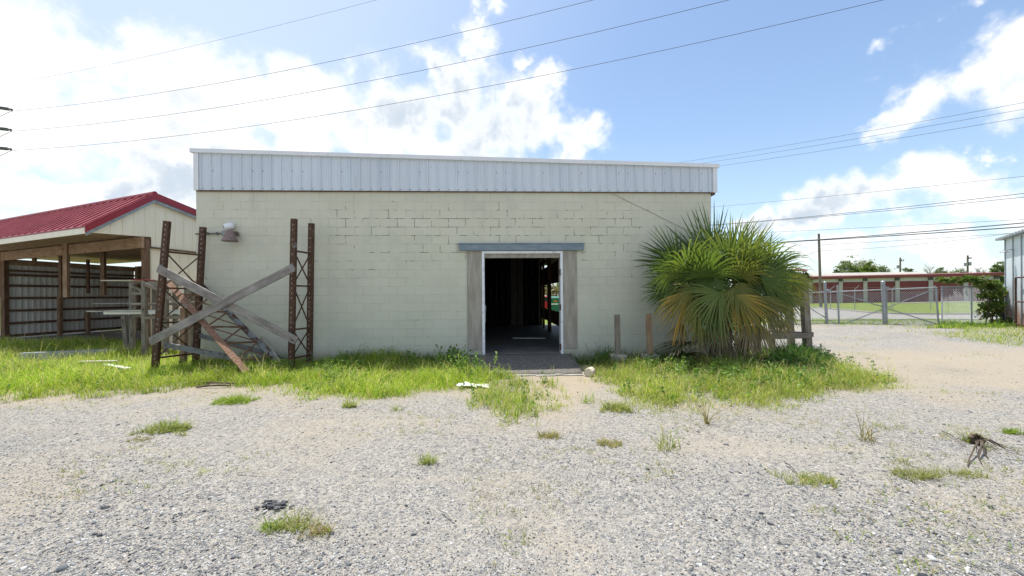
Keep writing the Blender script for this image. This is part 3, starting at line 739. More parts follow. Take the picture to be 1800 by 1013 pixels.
# light pipe lying on the floor inside
mb = MB(); a = BM @ Vector((dr - 1.05, 3.0, sill + .035)); b = BM @ Vector((dr - .02, 2.85, sill + .035)); mb.tube([a, a.lerp(b, .5), b], .02, 8)
put(mb.build('floor_pipe', 'white_vinyl', org=a), 'pale pipe lying on the dark floor inside the doorway', 'pipe')

# ------------------------------------------------------------------ seen through the building: bin, car, brush
def bin_thing():
    c = P(985, 519, 30); x0 = (966.5 - 900) / F * 30; y0 = 30.0
    t = thing('waste_bin', 'green metal dumpster with a white stripe seen through the open doorway', 'dumpster', (x0 + .95, y0 + .6, H(x0, y0)))
    mb = MB(); mb.prism([(x0, y0, .12), (x0 + 1.9, y0, .12), (x0 + 1.9, y0, 1.3), (x0, y0, 1.3)], (0, 1.3, 0))
    for k in range(4): mb.box((x0 + .3 + k * .42, y0 - .03, .14), (x0 + .36 + k * .42, y0 - .001, .5))
    mb.box((x0 - .05, y0 - .05, 1.22), (x0 + 1.95, y0 - .001, 1.31)); mb.build('bin_body', 'bin_green', t)
    mb = MB(); mb.prism([(x0 - .04, y0 - .04, 1.315), (x0 - .04, y0 + 1.3, 1.45), (x0 - .04, y0 + 1.3, 1.5), (x0 - .04, y0 - .04, 1.36)], (1.98, 0, 0)); mb.build('lid', 'bin_green', t)
    mb = MB(); mb.box((x0 + .08, y0 - .012, .86), (x0 + .62, y0 - .002, .95)); mb.build('stripe', 'white_vinyl', t)
    mb = MB(); mb.box((x0 + .28, y0 - .012, 1.08), (x0 + .56, y0 - .002, 1.17)); mb.build('warning_mark', 'orange_mark', t)
bin_thing()
def car_thing():
    Z = 36.0; xc = (952 - 900) / F * Z
    t = thing('parked_car', 'red car parked behind the green dumpster, seen through the doorway', 'car', (xc, Z, H(xc, Z)))
    g0 = H(xc, Z)
    prof = [(-2.2, .35), (-2.2, .75), (-1.35, .92), (-.75, 1.40), (.65, 1.44), (1.35, 1.0), (2.15, .88), (2.2, .35)]
    mb = MB(); mb.prism([(xc + a, Z, g0 + b) for a, b in prof], (0, 1.75, 0)); mb.build('car_body', 'car_red', t, bevel=.05)
    mb = MB(); mb.prism([(xc - 1.1, Z - .012, g0 + .95), (xc - .68, Z - .012, g0 + 1.32), (xc - .05, Z - .012, g0 + 1.35), (xc - .05, Z - .012, g0 + .95)], (0, .01, 0)); mb.prism([(xc + .02, Z - .012, g0 + .95), (xc + .02, Z - .012, g0 + 1.35), (xc + .6, Z - .012, g0 + 1.35), (xc + 1.1, Z - .012, g0 + .98)], (0, .01, 0)); mb.build('side_window', 'glass_dark', t)
    for a in (-1.4, 1.4):
        for yy in (-.03, 1.57):
            mb = MB(); mb.lathe((xc + a, Z + yy, g0 + .33), [(.2, 0), (.33, .01), (.33, .2), (.2, .21), (0, .2)], 20, Matrix.Rotation(R(-90), 3, 'X')); mb.build('wheel', 'tyre', t)
car_thing()

# ------------------------------------------------------------------ pole shed with the red roof
SC = G(256, 617)
e2 = Vector(((1000 - 900) / F, 1, 0)).normalized()
e1 = Vector(((-790 - 900) / F, 1, 0)).normalized()
shn = e1.cross(Z3).normalized()
gn = Vector((e2.y, -e2.x, 0))
def on_gable(u, v, a=0.0):
    """b along the gable and z, on the plane a metres towards e1 from the corner"""
    o = SC + e1 * a; d = ray(u, v)
    t = (o - CAM).dot(gn) / d.dot(gn); p = CAM + d * t
    return (p - o).dot(e2), p.z
def S(a, b, z): return Vector((SC.x, SC.y, 0)) + e1 * a + e2 * b + Z3 * z
bE, zE = on_gable(148, 400); bR, zR = on_gable(268, 344); bQ, zQ = on_gable(345, 375)
sl = (zQ - zR) / (bQ - bR); bB = bR + 3.6; zB = zR + sl * 3.6
# length of the front from the corner to the far post
def a_of(u, b=0.0):
    lo, hi = 0, 40
    for _ in range(60):
        m = (lo + hi) / 2; p = S(m, b, 0) - CAM; uu = 900 + F * p.x / p.y
        if uu > u: lo = m
        else: hi = m
    return lo
La = a_of(8); bW = None
lo, hi = 0, 30
for _ in range(60):
    m = (lo + hi) / 2; p = S(La, m, 0) - CAM
    if 900 + F * p.x / p.y < 237: lo = m
    else: hi = m
bW = lo
print('SHED', dict(SC=SC, bE=bE, zE=zE, bR=bR, zR=zR, bQ=bQ, zQ=zQ, La=La, bW=bW, LW=LW, yaw=yaw, sill=sill, PX=PX, dl=dl, dr=dr))
shed = thing('pole_shed', 'open fronted pole shed with red metal roof and cream gable siding', 'shed', SC)
L2 = La + 3.5
def roof_z(b): return zE + (zR - zE) * (b - bE) / (bR - bE) if b < bR else zR + sl * (b - bR)
for (b0, z0, b1, z1) in ((bE, zE, bR, zR), (bR, zR, bB, zB)):
    mb = MB(); th = .03
    mb.prism([S(-.12, b0, z0), S(-.12, b1, z1), S(-.12, b1, z1 + th), S(-.12, b0, z0 + th)], e1 * (L2 + .12))
    a = .15
    while a < L2:
        mb.prism([S(a, b0, z0 + th - .004), S(a, b1, z1 + th - .004), S(a, b1, z1 + th + .045), S(a, b0, z0 + th + .045)], e1 * .06); a += .42
    mb.build('roof_sheet', 'roof_red', shed)
mb = MB(); mb.tube([S(-.14, bR, zR + .05), S(L2, bR, zR + .05)], .07, 8); mb.build('ridge_cap', 'roof_trim_red', shed)
mb = MB()
for (b0, z0, b1, z1) in ((bE - .05, zE - .02, bR, zR), (bR, zR, bB, zB)):
    mb.prism([S(-.17, b0, z0 - .13), S(-.17, b1, z1 - .13), S(-.17, b1, z1 + .07), S(-.17, b0, z0 + .07)], e1 * .035)
mb.build('rake_trim', 'roof_trim_red', shed)
mb = MB()
for (b0, z0, b1, z1) in ((bE, zE, bR, zR), (bR, zR, bB, zB)):
    mb.prism([S(-.13, b0, z0 - .22), S(-.13, b1, z1 - .22), S(-.13, b1, z1 - .02), S(-.13, b0, z0 - .02)], e1 * .05)
mb.build('rake_board', 'galvanised', shed)
mb = MB(); mb.prism([S(-.1, bE - .03, zE - .17), S(-.1, bE - .03, zE + .0), S(-.1, bE - .001, zE + .0), S(-.1, bE - .001, zE - .17)], e1 * (L2 + .1)); mb.build('eave_fascia', 'siding_cream', shed)
mb = MB(); mb.prism([S(-.1, bE - .04, zE - .015), S(-.1, bE - .04, zE + .03), S(-.1, bE - .031, zE + .03), S(-.1, bE - .031, zE - .015)], e1 * (L2 + .1)); mb.build('eave_drip_edge', 'roof_trim_red', shed)
# plank ceiling under the roof: boards run along the shed
mb = MB(); n = 15
zc0 = on_gable(258, 416)[1] + .03
def ceil_z(b): return zE - .10 + (zc0 - zE + .10) * min(1, (b - bE) / (0 - bE))
for k in range(44):
    b0 = bE + .012 + (bW + .4 - bE) * k / 44; b1 = bE + .0 + (bW + .4 - bE) * (k + 1) / 44
    dz_ = rnd.uniform(-.006, .006)
    mb.prism([S(.035, b0, ceil_z(b0) + dz_), S(.035, b1, ceil_z(b1) + dz_), S(.035, b1, ceil_z(b1) + .025 + dz_), S(.035, b0, ceil_z(b0) + .025 + dz_)], e1 * (L2 - .1))
mb.build('plank_ceiling', 'wood_tan', shed)
# gable siding
bc_, zc_ = on_gable(266, 434.4); _, zsoff = on_gable(258, 416)
_, zeb = on_gable(150, 404)
mb = MB()
up = [S(0, bE + .02, zE - .06), S(0, bR, zR - .06), S(0, bB, zB - .06), S(0, bB, zc_), S(0, bc_, zc_), S(0, bc_, zsoff), S(0, bE + .02, zE - .12)]
mb.prism(up, e1 * .03)
b = bE + .3
while b < bB:
    zlo = zc_ if b > bc_ else zsoff - .0 if b > -.1 else (zE - .1 + (zsoff - zE + .1) * (b - bE) / (bc_ - bE))
    mb.prism([S(-.012, b, zlo + .02), S(-.012, b + .03, zlo + .02), S(-.012, b + .03, roof_z(b + .03) - .20), S(-.012, b, roof_z(b) - .20)], e1 * .012); b += .305
mb.build('gable_siding', 'siding_cream', shed)
mb = MB(); mb.prism([S(.06, .06, 0), S(.06, bB, 0), S(.06, bB, zc_ - .02), S(.06, .06, zc_ - .02)], e1 * .03)
b = .2
while b < bB: mb.prism([S(.045, b, .05), S(.045, b + .03, .05), S(.045, b + .03, zc_ - .03), S(.045, b, zc_ - .03)], e1 * .014); b += .305
mb.build('lower_siding', 'siding_cream', shed)
mb = MB(); mb.beam(S(-.02, bc_, zc_ - .02), S(-.02, bB, zc_ - .02), .06, .05); mb.build('siding_ledge', 'wood_brown', shed)
# posts and beams
zbt = on_gable(257, 417.5)[1]
# width of the corner post face and beam
mb = MB(); mb.beam(S(.02, .03, 0), S(.02, .03, zbt - .03), .14, .14); mb.build('corner_post', 'wood_brown', shed)
mb = MB(); mb.beam(S(La, .0, 0), S(La, .0, zbt + .1), .17, .15); mb.build('corner_post', 'wood_brown', shed)
bh = .33
mb = MB(); mb.beam(S(-.02, -.06, zbt - bh / 2), S(La + .1, -.06, zbt - bh / 2), .06, bh); mb.build('front_beam', 'wood_tan', shed)
def hang(u, vb, b, ztop, w_=.12, m='wood_brown'):
    a = a_of(u, b); p = S(a, b, 0); Z = p.y; z = P(u, vb, Z).z
    mb = MB(); mb.beam(S(a, b, z), S(a, b, ztop), w_, w_ * .7); mb.build('hanging_post', m, shed)
hang(117, 523, -.12, zbt + .05, .15, 'wood_tan')
hang(61, 522, 1.0, zbt, .12); hang(107, 523, .9, zbt, .1); hang(155, 516, 2.4, zbt - .1, .1); hang(182, 519, .5, zbt + .1, .13, 'wood_brown')
# corrugated far wall with girts
ztw = P(11, 458, S(La, 0, 0).y).z
mb = MB(); mb.prism([S(La + .06, 0, .05), S(La + .06, bW, .05), S(La + .06, bW, ztw), S(La + .06, 0, ztw)], e1 * .02)
b = .1
while b < bW - .05: mb.prism([S(La + .025, b, .06), S(La + .035, b + .045, .06), S(La + .035, b + .045, ztw - .01), S(La + .025, b, ztw - .01)], e1 * .03); b += .19
mb.build('corrugated_wall', 'sheet_inner', shed)
for zz, hh in ((.12, .10), (.62, .09), (1.12, .09), (1.62, .09), (2.12, .09), (2.55, .10), (2.72, .08), (ztw - .05, .22)):
    if zz > ztw: continue
    mb = MB(); mb.beam(S(La - .01, .05, zz), S(La - .01, bW, zz), .05, hh); mb.build('girt', 'wood_tan' if zz > ztw - .1 else 'wood_brown', shed)
for u, vt in ((105, 522), (154, 548)):
    lo, hi = 0, 30
    for _ in range(50):
        m = (lo + hi) / 2; p = S(La - .15, m, 0) - CAM
        if 900 + F * p.x / p.y < u: lo = m
        else: hi = m
    p = S(La - .15, lo, 0); mb = MB(); mb.beam(p, Vector((p.x, p.y, P(u, vt, p.y).z)), .13, .13); mb.build('wall_post', 'wood_tan', shed)
# rear wall of dark boards
mb = MB(); a = .1
while a < La: mb.prism([S(a, bW + .1, 0), S(a + .27, bW + .1, 0), S(a + .27, bW + .1, zbt - .2), S(a, bW + .1, zbt - .2)], e2 * (.03 + .02 * rnd.random())); a += .28
mb.build('rear_boards', 'wood_brown', shed)
for k in range(3):
    mb = MB(); mb.beam(S(.5 + .0 * k, bW - .2 - .5 * k, 0), S(.5, bW - .2 - .5 * k, zbt - .3), .16, .12); mb.build('inner_post', 'wood_brown', shed)

# weathered wooden rack with long offcuts beside the shed
rk = thing('timber_rack', 'weathered open timber rack in front of the cream gable wall', 'rack', G(262, 630))
Zf, Zb = 10.3, 11.3
def up_post(u, vt, Z, w_, m='wood_old', base_u=None):
    p1 = P(u, vt, Z); p0 = P(base_u or u, vt, Z); p0.z = -.02
    mb = MB(); mb.beam(p0, p1, w_, w_, up=(0, -1, 0)); mb.build('post', m, rk, bevel=.004)
for u, vt, Z in ((232, 492, Zb), (254, 494, Zf), (291, 493, Zf), (329, 494, Zf), (272, 496, Zb), (308, 500, Zb), (340, 500, Zb)): up_post(u, vt, Z, .10)
up_post(219, 555, Zb, .12, base_u=225)
def rail(u0, v0, Z0, u1, v1, Z1, w_, h_, m='wood_old', nm='rail'):
    mb = MB(); mb.beam(P(u0, v0, Z0), P(u1, v1, Z1), w_, h_); mb.build(nm, m, rk, bevel=.003)
rail(230, 497, Zb - .06, 345, 499, Zb - .06, .04, .09); rail(252, 499, Zf - .07, 345, 501, Zf - .07, .04, .09)
rail(233, 516, Zb - .06, 254, 516, Zf - .02, .05, .08); rail(256, 500, Zf - .1, 300, 518, Zf - .1, .04, .08); rail(233, 503, Zb - .1, 253, 513, Zf - .02, .04, .08)
rail(233, 556, Zb - .06, 345, 556, Zb - .06, .05, .07); rail(252, 559, Zf - .08, 345, 558, Zf - .08, .05, .06)
rail(232, 535, Zb - .06, 345, 534, Zb - .06, .05, .07); rail(292, 522, Zf - .09, 336, 543, Zf - .09, .04, .08)
def board(name, label, u0, v0, Z0, u1, v1, Z1, w_, h_, m, cat='board', group=None):
    mb = MB(); a = P(u0, v0, Z0); mb.beam(a, P(u1, v1, Z1), w_, h_); return put(mb.build(name, m, org=a, bevel=.003), label, cat, group)
board('top_board', 'thin red edged sheet lying along the top of the timber rack', 206, 494.5, 10.75, 346, 494.0, 10.8, .9, .025, 'wood_pale', 'sheet')
board('red_strip', 'narrow red metal strip lying on top of the timber rack', 236, 492.4, 10.3, 272, 492.6, 10.3, .12, .02, 'roof_trim_red', 'metal strip')
board('white_siding', 'bundle of white vinyl siding on the middle shelf of the timber rack', 196, 549, 10.85, 345, 548, 10.9, .45, .10, 'white_vinyl', 'siding')
board('pale_lath', 'long pale lath poking out under the white siding bundle', 153, 547.5, 10.6, 250, 547.5, 10.6, .05, .03, 'wood_pale', 'lath')
board('grey_batten', 'long grey batten on the upper shelf of the timber rack', 165, 534, 10.9, 300, 532.5, 10.9, .10, .025, 'wood_grey', 'batten')
board('white_batten', 'short whitish batten on the upper shelf of the timber rack', 233, 535, 10.5, 340, 531, 10.5, .08, .025, 'wood_pale', 'batten')

# ------------------------------------------------------------------ rusted pallet rack pieces and crossed planks
def upright(mb, p0, p1, w_, d_, facing):
    """channel post with a row of keyhole slots, facing the given way"""
    p0 = Vector(p0); p1 = Vector(p1); d = (p1 - p0).normalized(); f = Vector(facing); f = (f - d * f.dot(d)).normalized(); s = d.cross(f)
    L = (p1 - p0).length; t = .012
    mb.obox((p0 + p1) / 2 + f * (d_ / 2 - t / 2), d * L / 2, s * w_ / 2, f * t / 2)                  # web
    for k in (-1, 1): mb.obox((p0 + p1) / 2 + s * k * (w_ / 2 - t / 2) - f * t / 2, d * L / 2, f * (d_ - t - .001) / 2, s * t / 2)
    for k in (-1, 1): mb.obox((p0 + p1) / 2 + s * k * (w_ / 2 - w_ * .14 - t) - f * (d_ / 2 - t / 2), d * L / 2, s * w_ * .13, f * t / 2)
    z = .1
    while z < L - .05:
        c = p0 + d * z + f * (d_ / 2 + .0015)
        mb.obox(c, d * .020, s * .008, f * .0015, mi=1); z += .105 if rnd.random() < .8 else .21
def brace(mb, a, b, w_=.03): mb.beam(a, b, w_, w_)
def channel(mb, p0, p1, w_, d_, facing):
    p0 = Vector(p0); p1 = Vector(p1); d = (p1 - p0).normalized(); f = Vector(facing); f = (f - d * f.dot(d)).normalized(); s = d.cross(f); L = (p1 - p0).length; c = (p0 + p1) / 2; t = .012
    mb.obox(c + f * (d_ / 2 - t / 2), d * L / 2, s * w_ / 2, f * t / 2)
    for k in (-1, 1): mb.obox(c + s * k * (w_ / 2 - t / 2) - f * t / 2, d * L / 2, f * (d_ - t - .001) / 2, s * t / 2)
def frame(name, label, fr0, fr1, re0, re1, levels, w_=.115, group=None, face=(0, -1, 0), bw=.03, mat='rust_steel', mat2=None):
    t = thing(name, label, 'rack frame', fr0, group)
    for a, b, mm in ((fr0, fr1, mat), (re0, re1, mat2 or mat)):
        m = MB(); (channel if mat2 else upright)(m, a, b, w_, .08, face); m.build('post', [mm, 'slot_light'], t)
    for k in range(len(levels)):
        t0 = levels[k]
        a = Vector(fr0).lerp(Vector(fr1), t0); b = Vector(re0).lerp(Vector(re1), t0)
        m = MB(); brace(m, a, b, bw * 1.2); m.build('crossbar', mat, t)
        if k + 1 < len(levels):
            a2 = Vector(fr0).lerp(Vector(fr1), levels[k + 1]); b2 = Vector(re0).lerp(Vector(re1), levels[k + 1])
            for p, q, o_ in ((a, b2, -.012), (b, a2, .012)):
                m = MB(); brace(m, p + Vector((0, o_, 0)), q + Vector((0, o_, 0)), bw * .7); m.build('diagonal_brace', mat, t)
    return t
def gp(u, v, Z): p = P(u, v, Z); return p
ra0 = gp(512, 660, 8.6); ra0.z = 0; rb0 = gp(544, 645, 9.12); rb0.z = 0
frame('rack_frame', 'upright rusty pallet rack frame standing close to the block wall', ra0, gp(517, 385, 8.6), rb0, gp(547.5, 393, 9.12), [.08, .27, .56, .79], face=(-.1, -1, 0))
m = MB(); m.beam(gp(524, 386, 8.55), gp(524, 402, 8.55), .05, .05); 
la0 = gp(272, 661, 8.42); la0.z = 0; lb0 = gp(343.5, 648, 9.12); lb0.z = 0
lf = frame('rack_frame', 'leaning rusty pallet rack frame supporting the crossed grey planks near the corner', la0, gp(294, 389, 8.42), lb0, gp(357, 399.5, 9.12), [.10, .33, .56, .80], face=(.1, -1, 0))
# rack frame that has fallen over between them
fa0 = gp(434, 655, 7.75); fa1 = gp(297, 498, 8.82); fb0 = gp(498, 646, 9.0); fb1 = gp(352, 500, 9.25)
fa0.z = max(fa0.z, .10)
frame('rack_frame', 'fallen rusty rack frame slanting behind the crossed grey planks', fa0, fa1, fb0, fb1, [.12, .30, .48, .66, .86], w_=.11, face=(.35, -.8, .55), bw=.035, mat='rust_light', mat2='rust_grey')
def rbeam(label, u0, v0, Z0, u1, v1, Z1, h_, mat):
    mb = MB(); a = gp(u0, v0, Z0); b = gp(u1, v1, Z1); d = (b - a).normalized()
    mb.beam(a, b, .045, h_); 
    mb.beam(a + Vector((0, -.03, h_ / 2 - .01)), b + Vector((0, -.03, h_ / 2 - .01)), .03, .02); mb.beam(a + Vector((0, -.03, -h_ / 2 + .01)), b + Vector((0, -.03, -h_ / 2 + .01)), .03, .02)
    for p, s_ in ((a, 1), (b, -1)): mb.obox(p + d * s_ * .02, Z3 * (h_ * .62), Vector((0, .045, 0)), d * .006)
    return put(mb.build('rack_beam', mat, org=a), label, 'rack beam')
rbeam('grey and rusty rack beam lying low in front of the fallen frame', 291, 606, 8.5, 499, 646, 8.75, .10, 'rust_grey')
rbeam('grey rack beam lying behind the fallen frame against the wall', 352, 590, 9.15, 508, 632, 9.2, .09, 'rust_grey')
mb = MB(); a = gp(322, 640, 8.95); a.z = 0; mb.beam(a, gp(324, 541, 8.95), .11, .10, up=(0, -1, 0)); put(mb.build('timber_post', 'wood_tan', org=a, bevel=.004), 'short brown timber post standing between the leaning rack posts', 'post')
def plank(label, u0, v0, Z0, u1, v1, Z1, h_, mat='wood_grey', w_=.04):
    a = gp(u0, v0, Z0); b = gp(u1, v1, Z1); mb = MB(); d = (b - a).normalized()
    n = 14; L = (b - a).length; side = d.cross(Z3).normalized(); up = side.cross(d).normalized(); bow = rnd.uniform(-.02, .02); tw = rnd.uniform(-.10, .10); uo = rnd.random() * 20
    rings = []
    for k in range(n + 1):
        q = k / n; c = a.lerp(b, q) + up * (bow * math.sin(math.pi * q) + rnd.uniform(-.002, .002)) + side * rnd.uniform(-.002, .002)
        rot = Matrix.Rotation(tw * (q - .5), 3, d); su, ss = rot @ up, rot @ side; e = (-1 if k == 0 else 1 if k == n else 0)
        rings.append([c + su * h_ / 2 * y * rnd.uniform(.975, 1.0) + ss * w_ / 2 * x + d * e * rnd.uniform(-.03, .02) for y, x in ((-1, -1), (-.35, -1), (.3, -1), (1, -1), (1, 1), (.3, 1), (-.35, 1), (-1, 1))])
    vs = [p for r_ in rings for p in r_]; fs = []; uvs = []; per = [0, h_ * .33, h_ * .65, h_, h_ + w_, h_ * 1.35 + w_, h_ * 1.67 + w_, 2 * h_ + w_, 2 * h_ + 2 * w_]
    for k in range(n):
        for m_ in range(8):
            m2 = (m_ + 1) % 8; fs.append([k * 8 + m_, k * 8 + m2, k * 8 + 8 + m2, k * 8 + 8 + m_]); uvs.append([(L * k / n + uo, per[m_]), (L * k / n + uo, per[m_ + 1]), (L * (k + 1) / n + uo, per[m_ + 1]), (L * (k + 1) / n + uo, per[m_])])
    fs += [list(range(8))[::-1], [n * 8 + m_ for m_ in range(8)]]; uvs += [[(0, .01 * m_) for m_ in range(8)]] * 2
    mb.add(vs, fs, 0, uvs)
    fr_ = side if side.y < 0 else -side
    for q in (.035, .06, .94, .965):
        mb.lathe(a.lerp(b, q) + up * rnd.uniform(-.3, .3) * h_ + fr_ * (w_ / 2 + .001), [(.009, 0), (.007, .004), (0, .005)], 8, fr_.to_track_quat('Z', 'Y').to_matrix(), mi=1)
    return put(mb.build('plank', [mat, 'rust_all'], org=a), label, 'plank')
plank('weathered grey plank sloping down from the leaning frame, behind the other plank', 278, 472, 8.28, 521, 599, 8.42, .165)
plank('weathered grey plank sloping up towards the wall, lying over the other plank', 264, 601, 8.20, 517, 470, 8.36, .165)
plank('short pale board leaning against the foot of the block wall', 459, 594, 9.38, 492, 640, 8.9, .11, 'wood_pale', .03)
# lengths of metal and scraps in the grass by the shed
def ground_bar(name, label, cat, u0, v0, u1, v1, w_, h_, mat, z=.08):
    a = G(u0, v0); b = G(u1, v1); a.z += z; b.z += z; mb = MB(); mb.beam(a, b, w_, h_); return put(mb.build(name, mat, org=a, bevel=.004), label, cat)
ground_bar('metal_purlin', 'long grey metal purlin lying in the grass before the shed', 'purlin', 38, 640, 205, 631, .2, .2, 'galvanised', .17)
ground_bar('grass_board', 'thin pale board lying in the grass beside the grey purlin', 'board', 140, 652, 205, 651, .12, .03, 'wood_pale', .20)
ground_bar('white_scrap', 'short white scrap lying in the tall grass before the timber rack', 'scrap', 186, 655, 226, 663, .1, .03, 'white_vinyl', .17)
for k, (u0, v0, u1, v1) in enumerate(((330, 677, 420, 678), (345, 684, 405, 681), (420, 664, 520, 662))):
    mb = MB(); a = G(u0, v0); b = G(u1, v1); a.z += .03; b.z += .03; mb.tube([a, a.lerp(b, .3) + Vector((0, .03, .01)), a.lerp(b, .7) + Vector((0, -.02, .02)), b], .018, 6)
    put(mb.build('dead_stick', 'root_brown', org=a), ['longest bare stick on the dirt under the crossed planks', 'short bare stick on the gravel before the crossed planks', 'bare stick lying in the grass at the foot of the rusty frame'][k], 'stick')

# ------------------------------------------------------------------ stakes in concrete footings, concrete lump, rag
for (u, vt, ub, lab) in ((1085, 553, 1086, 'grey wooden stake in a concrete footing by the wall, clear of the palm'), (1140, 552, 1143, 'brown wooden stake in a concrete footing, partly behind palm fronds')):
    Z = 9.1; base = P(ub, 630, Z); base.z = 0
    t = thing('stake', lab, 'stake', base)
    mb = MB(); mb.beam(base + Vector((0, 0, .1)), P(u, vt, Z), .115, .09, up=(0, -1, 0)); mb.build('stake_post', 'wood_old' if u < 1100 else 'wood_tan', t, bevel=.004)
    mb = MB(); mb.prism([base + Vector((-.19, -.17, -.05)), base + Vector((.17, -.19, -.05)), base + Vector((.19, .16, -.05)), base + Vector((-.17, .18, -.05))], (0, 0, .28)); mb.build('footing', 'concrete', t, bevel=.02)
c = G(1037, 661); c.z += .075
mb = MB(); M_ = Matrix.Rotation(R(62), 3, 'Z') @ Matrix.Rotation(R(90), 3, 'Y')
mb.lathe(c, [(.05, -.12), (.085, -.115), (.09, .0), (.088, .11), (.05, .12)], 12, M_)
for i, p in enumerate(mb.v): mb.v[i] = p + Vector((rnd.uniform(-.008, .008), rnd.uniform(-.008, .008), rnd.uniform(-.008, .008)))
put(mb.build('concrete_lump', 'concrete_pale', org=c), 'broken cylindrical concrete lump lying beside the asphalt ramp', 'concrete lump')
def rag():
    c = G(833, 681); mb = MB(); n = 16
    for j in range(n + 1):
        for i in range(n + 1):
            x = (i / n - .5) * .46; y = (j / n - .5) * .24
            e = 1 + .25 * math.sin(7 * math.atan2(y * 2, x)) 
            z = .02 + .03 * abs(math.sin(x * 19 + y * 9)) * abs(math.cos(y * 23 - x * 7)) + .03 * math.exp(-((x + .18) ** 2) * 40)
            mb.v.append(Vector((c.x + x * e, c.y + y * e, c.z + z)))
    for j in range(n):
        for i in range(n):
            q = j * (n + 1) + i; mb.f.append([q, q + 1, q + n + 2, q + n + 1]); mb.m.append(0); mb.uv.append([(0, 0)] * 4)
    put(mb.build('white_rag', 'rag_white', org=c, smoothf=True), 'crumpled white plastic rag at the edge of the grass before the ramp', 'rag')
rag()

# ------------------------------------------------------------------ fan palm
def palm():
    pr = random.Random(23)
    Z = 9.0; base = P(1268, 640, Z); base.z = 0
    t = thing('fan_palm', 'bushy fan palm with drooping yellowed lower fronds against the wall corner', 'palm', base)
    crown = base + Vector((.05, .0, 1.55))
    mb = MB()
    prof = [(.26, -.05), (.25, .2), (.22, .5), (.23, .9), (.20, 1.3), (.13, 1.55), (0, 1.65)]
    mb.lathe(base, prof, 18)
    for i, p in enumerate(mb.v):
        a = math.atan2(p.y - base.y, p.x - base.x); k = 1 + .14 * math.sin(a * 5 + p.z * 14)
        mb.v[i] = Vector((base.x + (p.x - base.x) * k, base.y + (p.y - base.y) * k, p.z))
    mb.build('trunk', 'palm_trunk', t)
    def frond(az, el, pl, bl, tone, droop, fan=150, nl=36, org=None, twist=0, hinge=0, hub=None, bdir=None):
        r = pr
        o = Vector(org) if org is not None else crown + Vector((r.uniform(-.08, .08), r.uniform(-.08, .08), r.uniform(-.2, .12)))
        d = Vector((math.cos(az) * math.cos(el), math.sin(az) * math.cos(el), math.sin(el)))
        # petiole bends a little under its load
        pts = []
        for k in range(6):
            s = k / 5; pts.append(o + d * pl * s - Z3 * droop * .25 * pl * s * s)
        if hub is not None:
            hb = Vector(hub); md = o.lerp(hb, .5) + Z3 * .10; pts = [o * (1 - q) ** 2 + md * 2 * q * (1 - q) + hb * q * q for q in (0, .2, .4, .6, .8, 1)]
        tip = pts[-1]; dd = (pts[-1] - pts[-2]).normalized()
        side = dd.cross(Z3)
        side = side.normalized() if side.length > .05 else Vector((math.sin(az), -math.cos(az), 0))
        dd = (Matrix.Rotation(-R(hinge), 3, side) @ dd).normalized()
        if bdir is not None:
            dd = Vector(bdir).normalized(); side = dd.cross(Vector((0, 1, 0))).normalized()
        side = (Matrix.Rotation(twist, 3, dd) @ side); nrm_ = side.cross(dd).normalized()
        V = []; C = []
        steps = 7
        for i in range(nl):
            q = (i + .5) / nl * 2 - 1
            ang = R(fan) * q + r.uniform(-.035, .035)
            L = bl * (1 - .42 * abs(q) ** 2.2) * r.uniform(.78, 1.06)
            ld = (dd * math.cos(ang) + side * math.sin(ang) + nrm_ * (.22 * abs(q) + r.uniform(-.05, .05))).normalized()
            wmax = .0180 * r.uniform(.7, 1.25) * (bl / .95)
            perp = ld.cross(nrm_).normalized()
            spine = []; p = tip + dd * .02; v_ = ld.copy(); seg = L / steps
            soft = r.uniform(.3, 1.9)
            for k in range(steps + 1):
                spine.append(p.copy())
                s = k / steps
                v_ = (v_ - Z3 * droop * (.03 + .42 * max(0, s - .34) * soft)).normalized()
                p = p + v_ * seg
            base_c = np.array(tone[0]) * (1 - .0) ; tip_c = np.array(tone[1])
            mixk = min(1, max(0, r.gauss(.75, .32)))
            bc = base_c * r.uniform(.85, 1.15); tcol = (base_c * (1 - mixk) + tip_c * mixk) * r.uniform(.85, 1.15)
            for k in range(steps):
                a, b = spine[k], spine[k + 1]
                wf = lambda q: (.6 + 1.6 * q if q < .3 else 1.08 * ((1 - q) / .7) ** .75 + .03); wa = wmax * wf(k / steps); wb = wmax * wf((k + 1) / steps)
                fold = nrm_ * .45
                V.append([a + (perp + fold) * wa, a, a + (-perp + fold) * wa, b + (perp + fold) * wb, b, b + (-perp + fold) * wb])
                ca = bc + (tcol - bc) * (k / steps) ** .8; cb = bc + (tcol - bc) * ((k + 1) / steps) ** .8
                C.append([ca, ca * 1.04, ca, cb, cb * 1.04, cb])
        fr = bulk('frond', np.array([[list(p) for p in q] for q in V]), [(0, 1, 4, 3), (1, 2, 5, 4)], np.array(C), 'palm_leaf', t)
        # the stalk belongs to its frond
        mb = MB(); mb.tube(pts + [tip + dd * .12], .013, 6, r1=.006)
        n = len(mb.v)
        me = bpy.data.meshes.new('stalk'); me.from_pydata([p - ORG[t.name] for p in mb.v], [], mb.f); ca = me.color_attributes.new('Col', 'FLOAT_COLOR', 'POINT')
        st = np.array(tone[0]) * np.array([1.25, 1.05, .8]); ca.data.foreach_set('color', np.tile(np.append(st, 1), n).astype(np.float32))
        me.materials.append(MATS['palm_leaf']); so_ = bpy.data.objects.new('stalk', me); col.objects.link(so_); so_.parent = fr
        return fr
    GREEN = ((.085, .14, .030), (.12, .165, .045)); DEEP = ((.055, .10, .028), (.075, .115, .035)); LIME = ((.12, .175, .035), (.19, .215, .06))
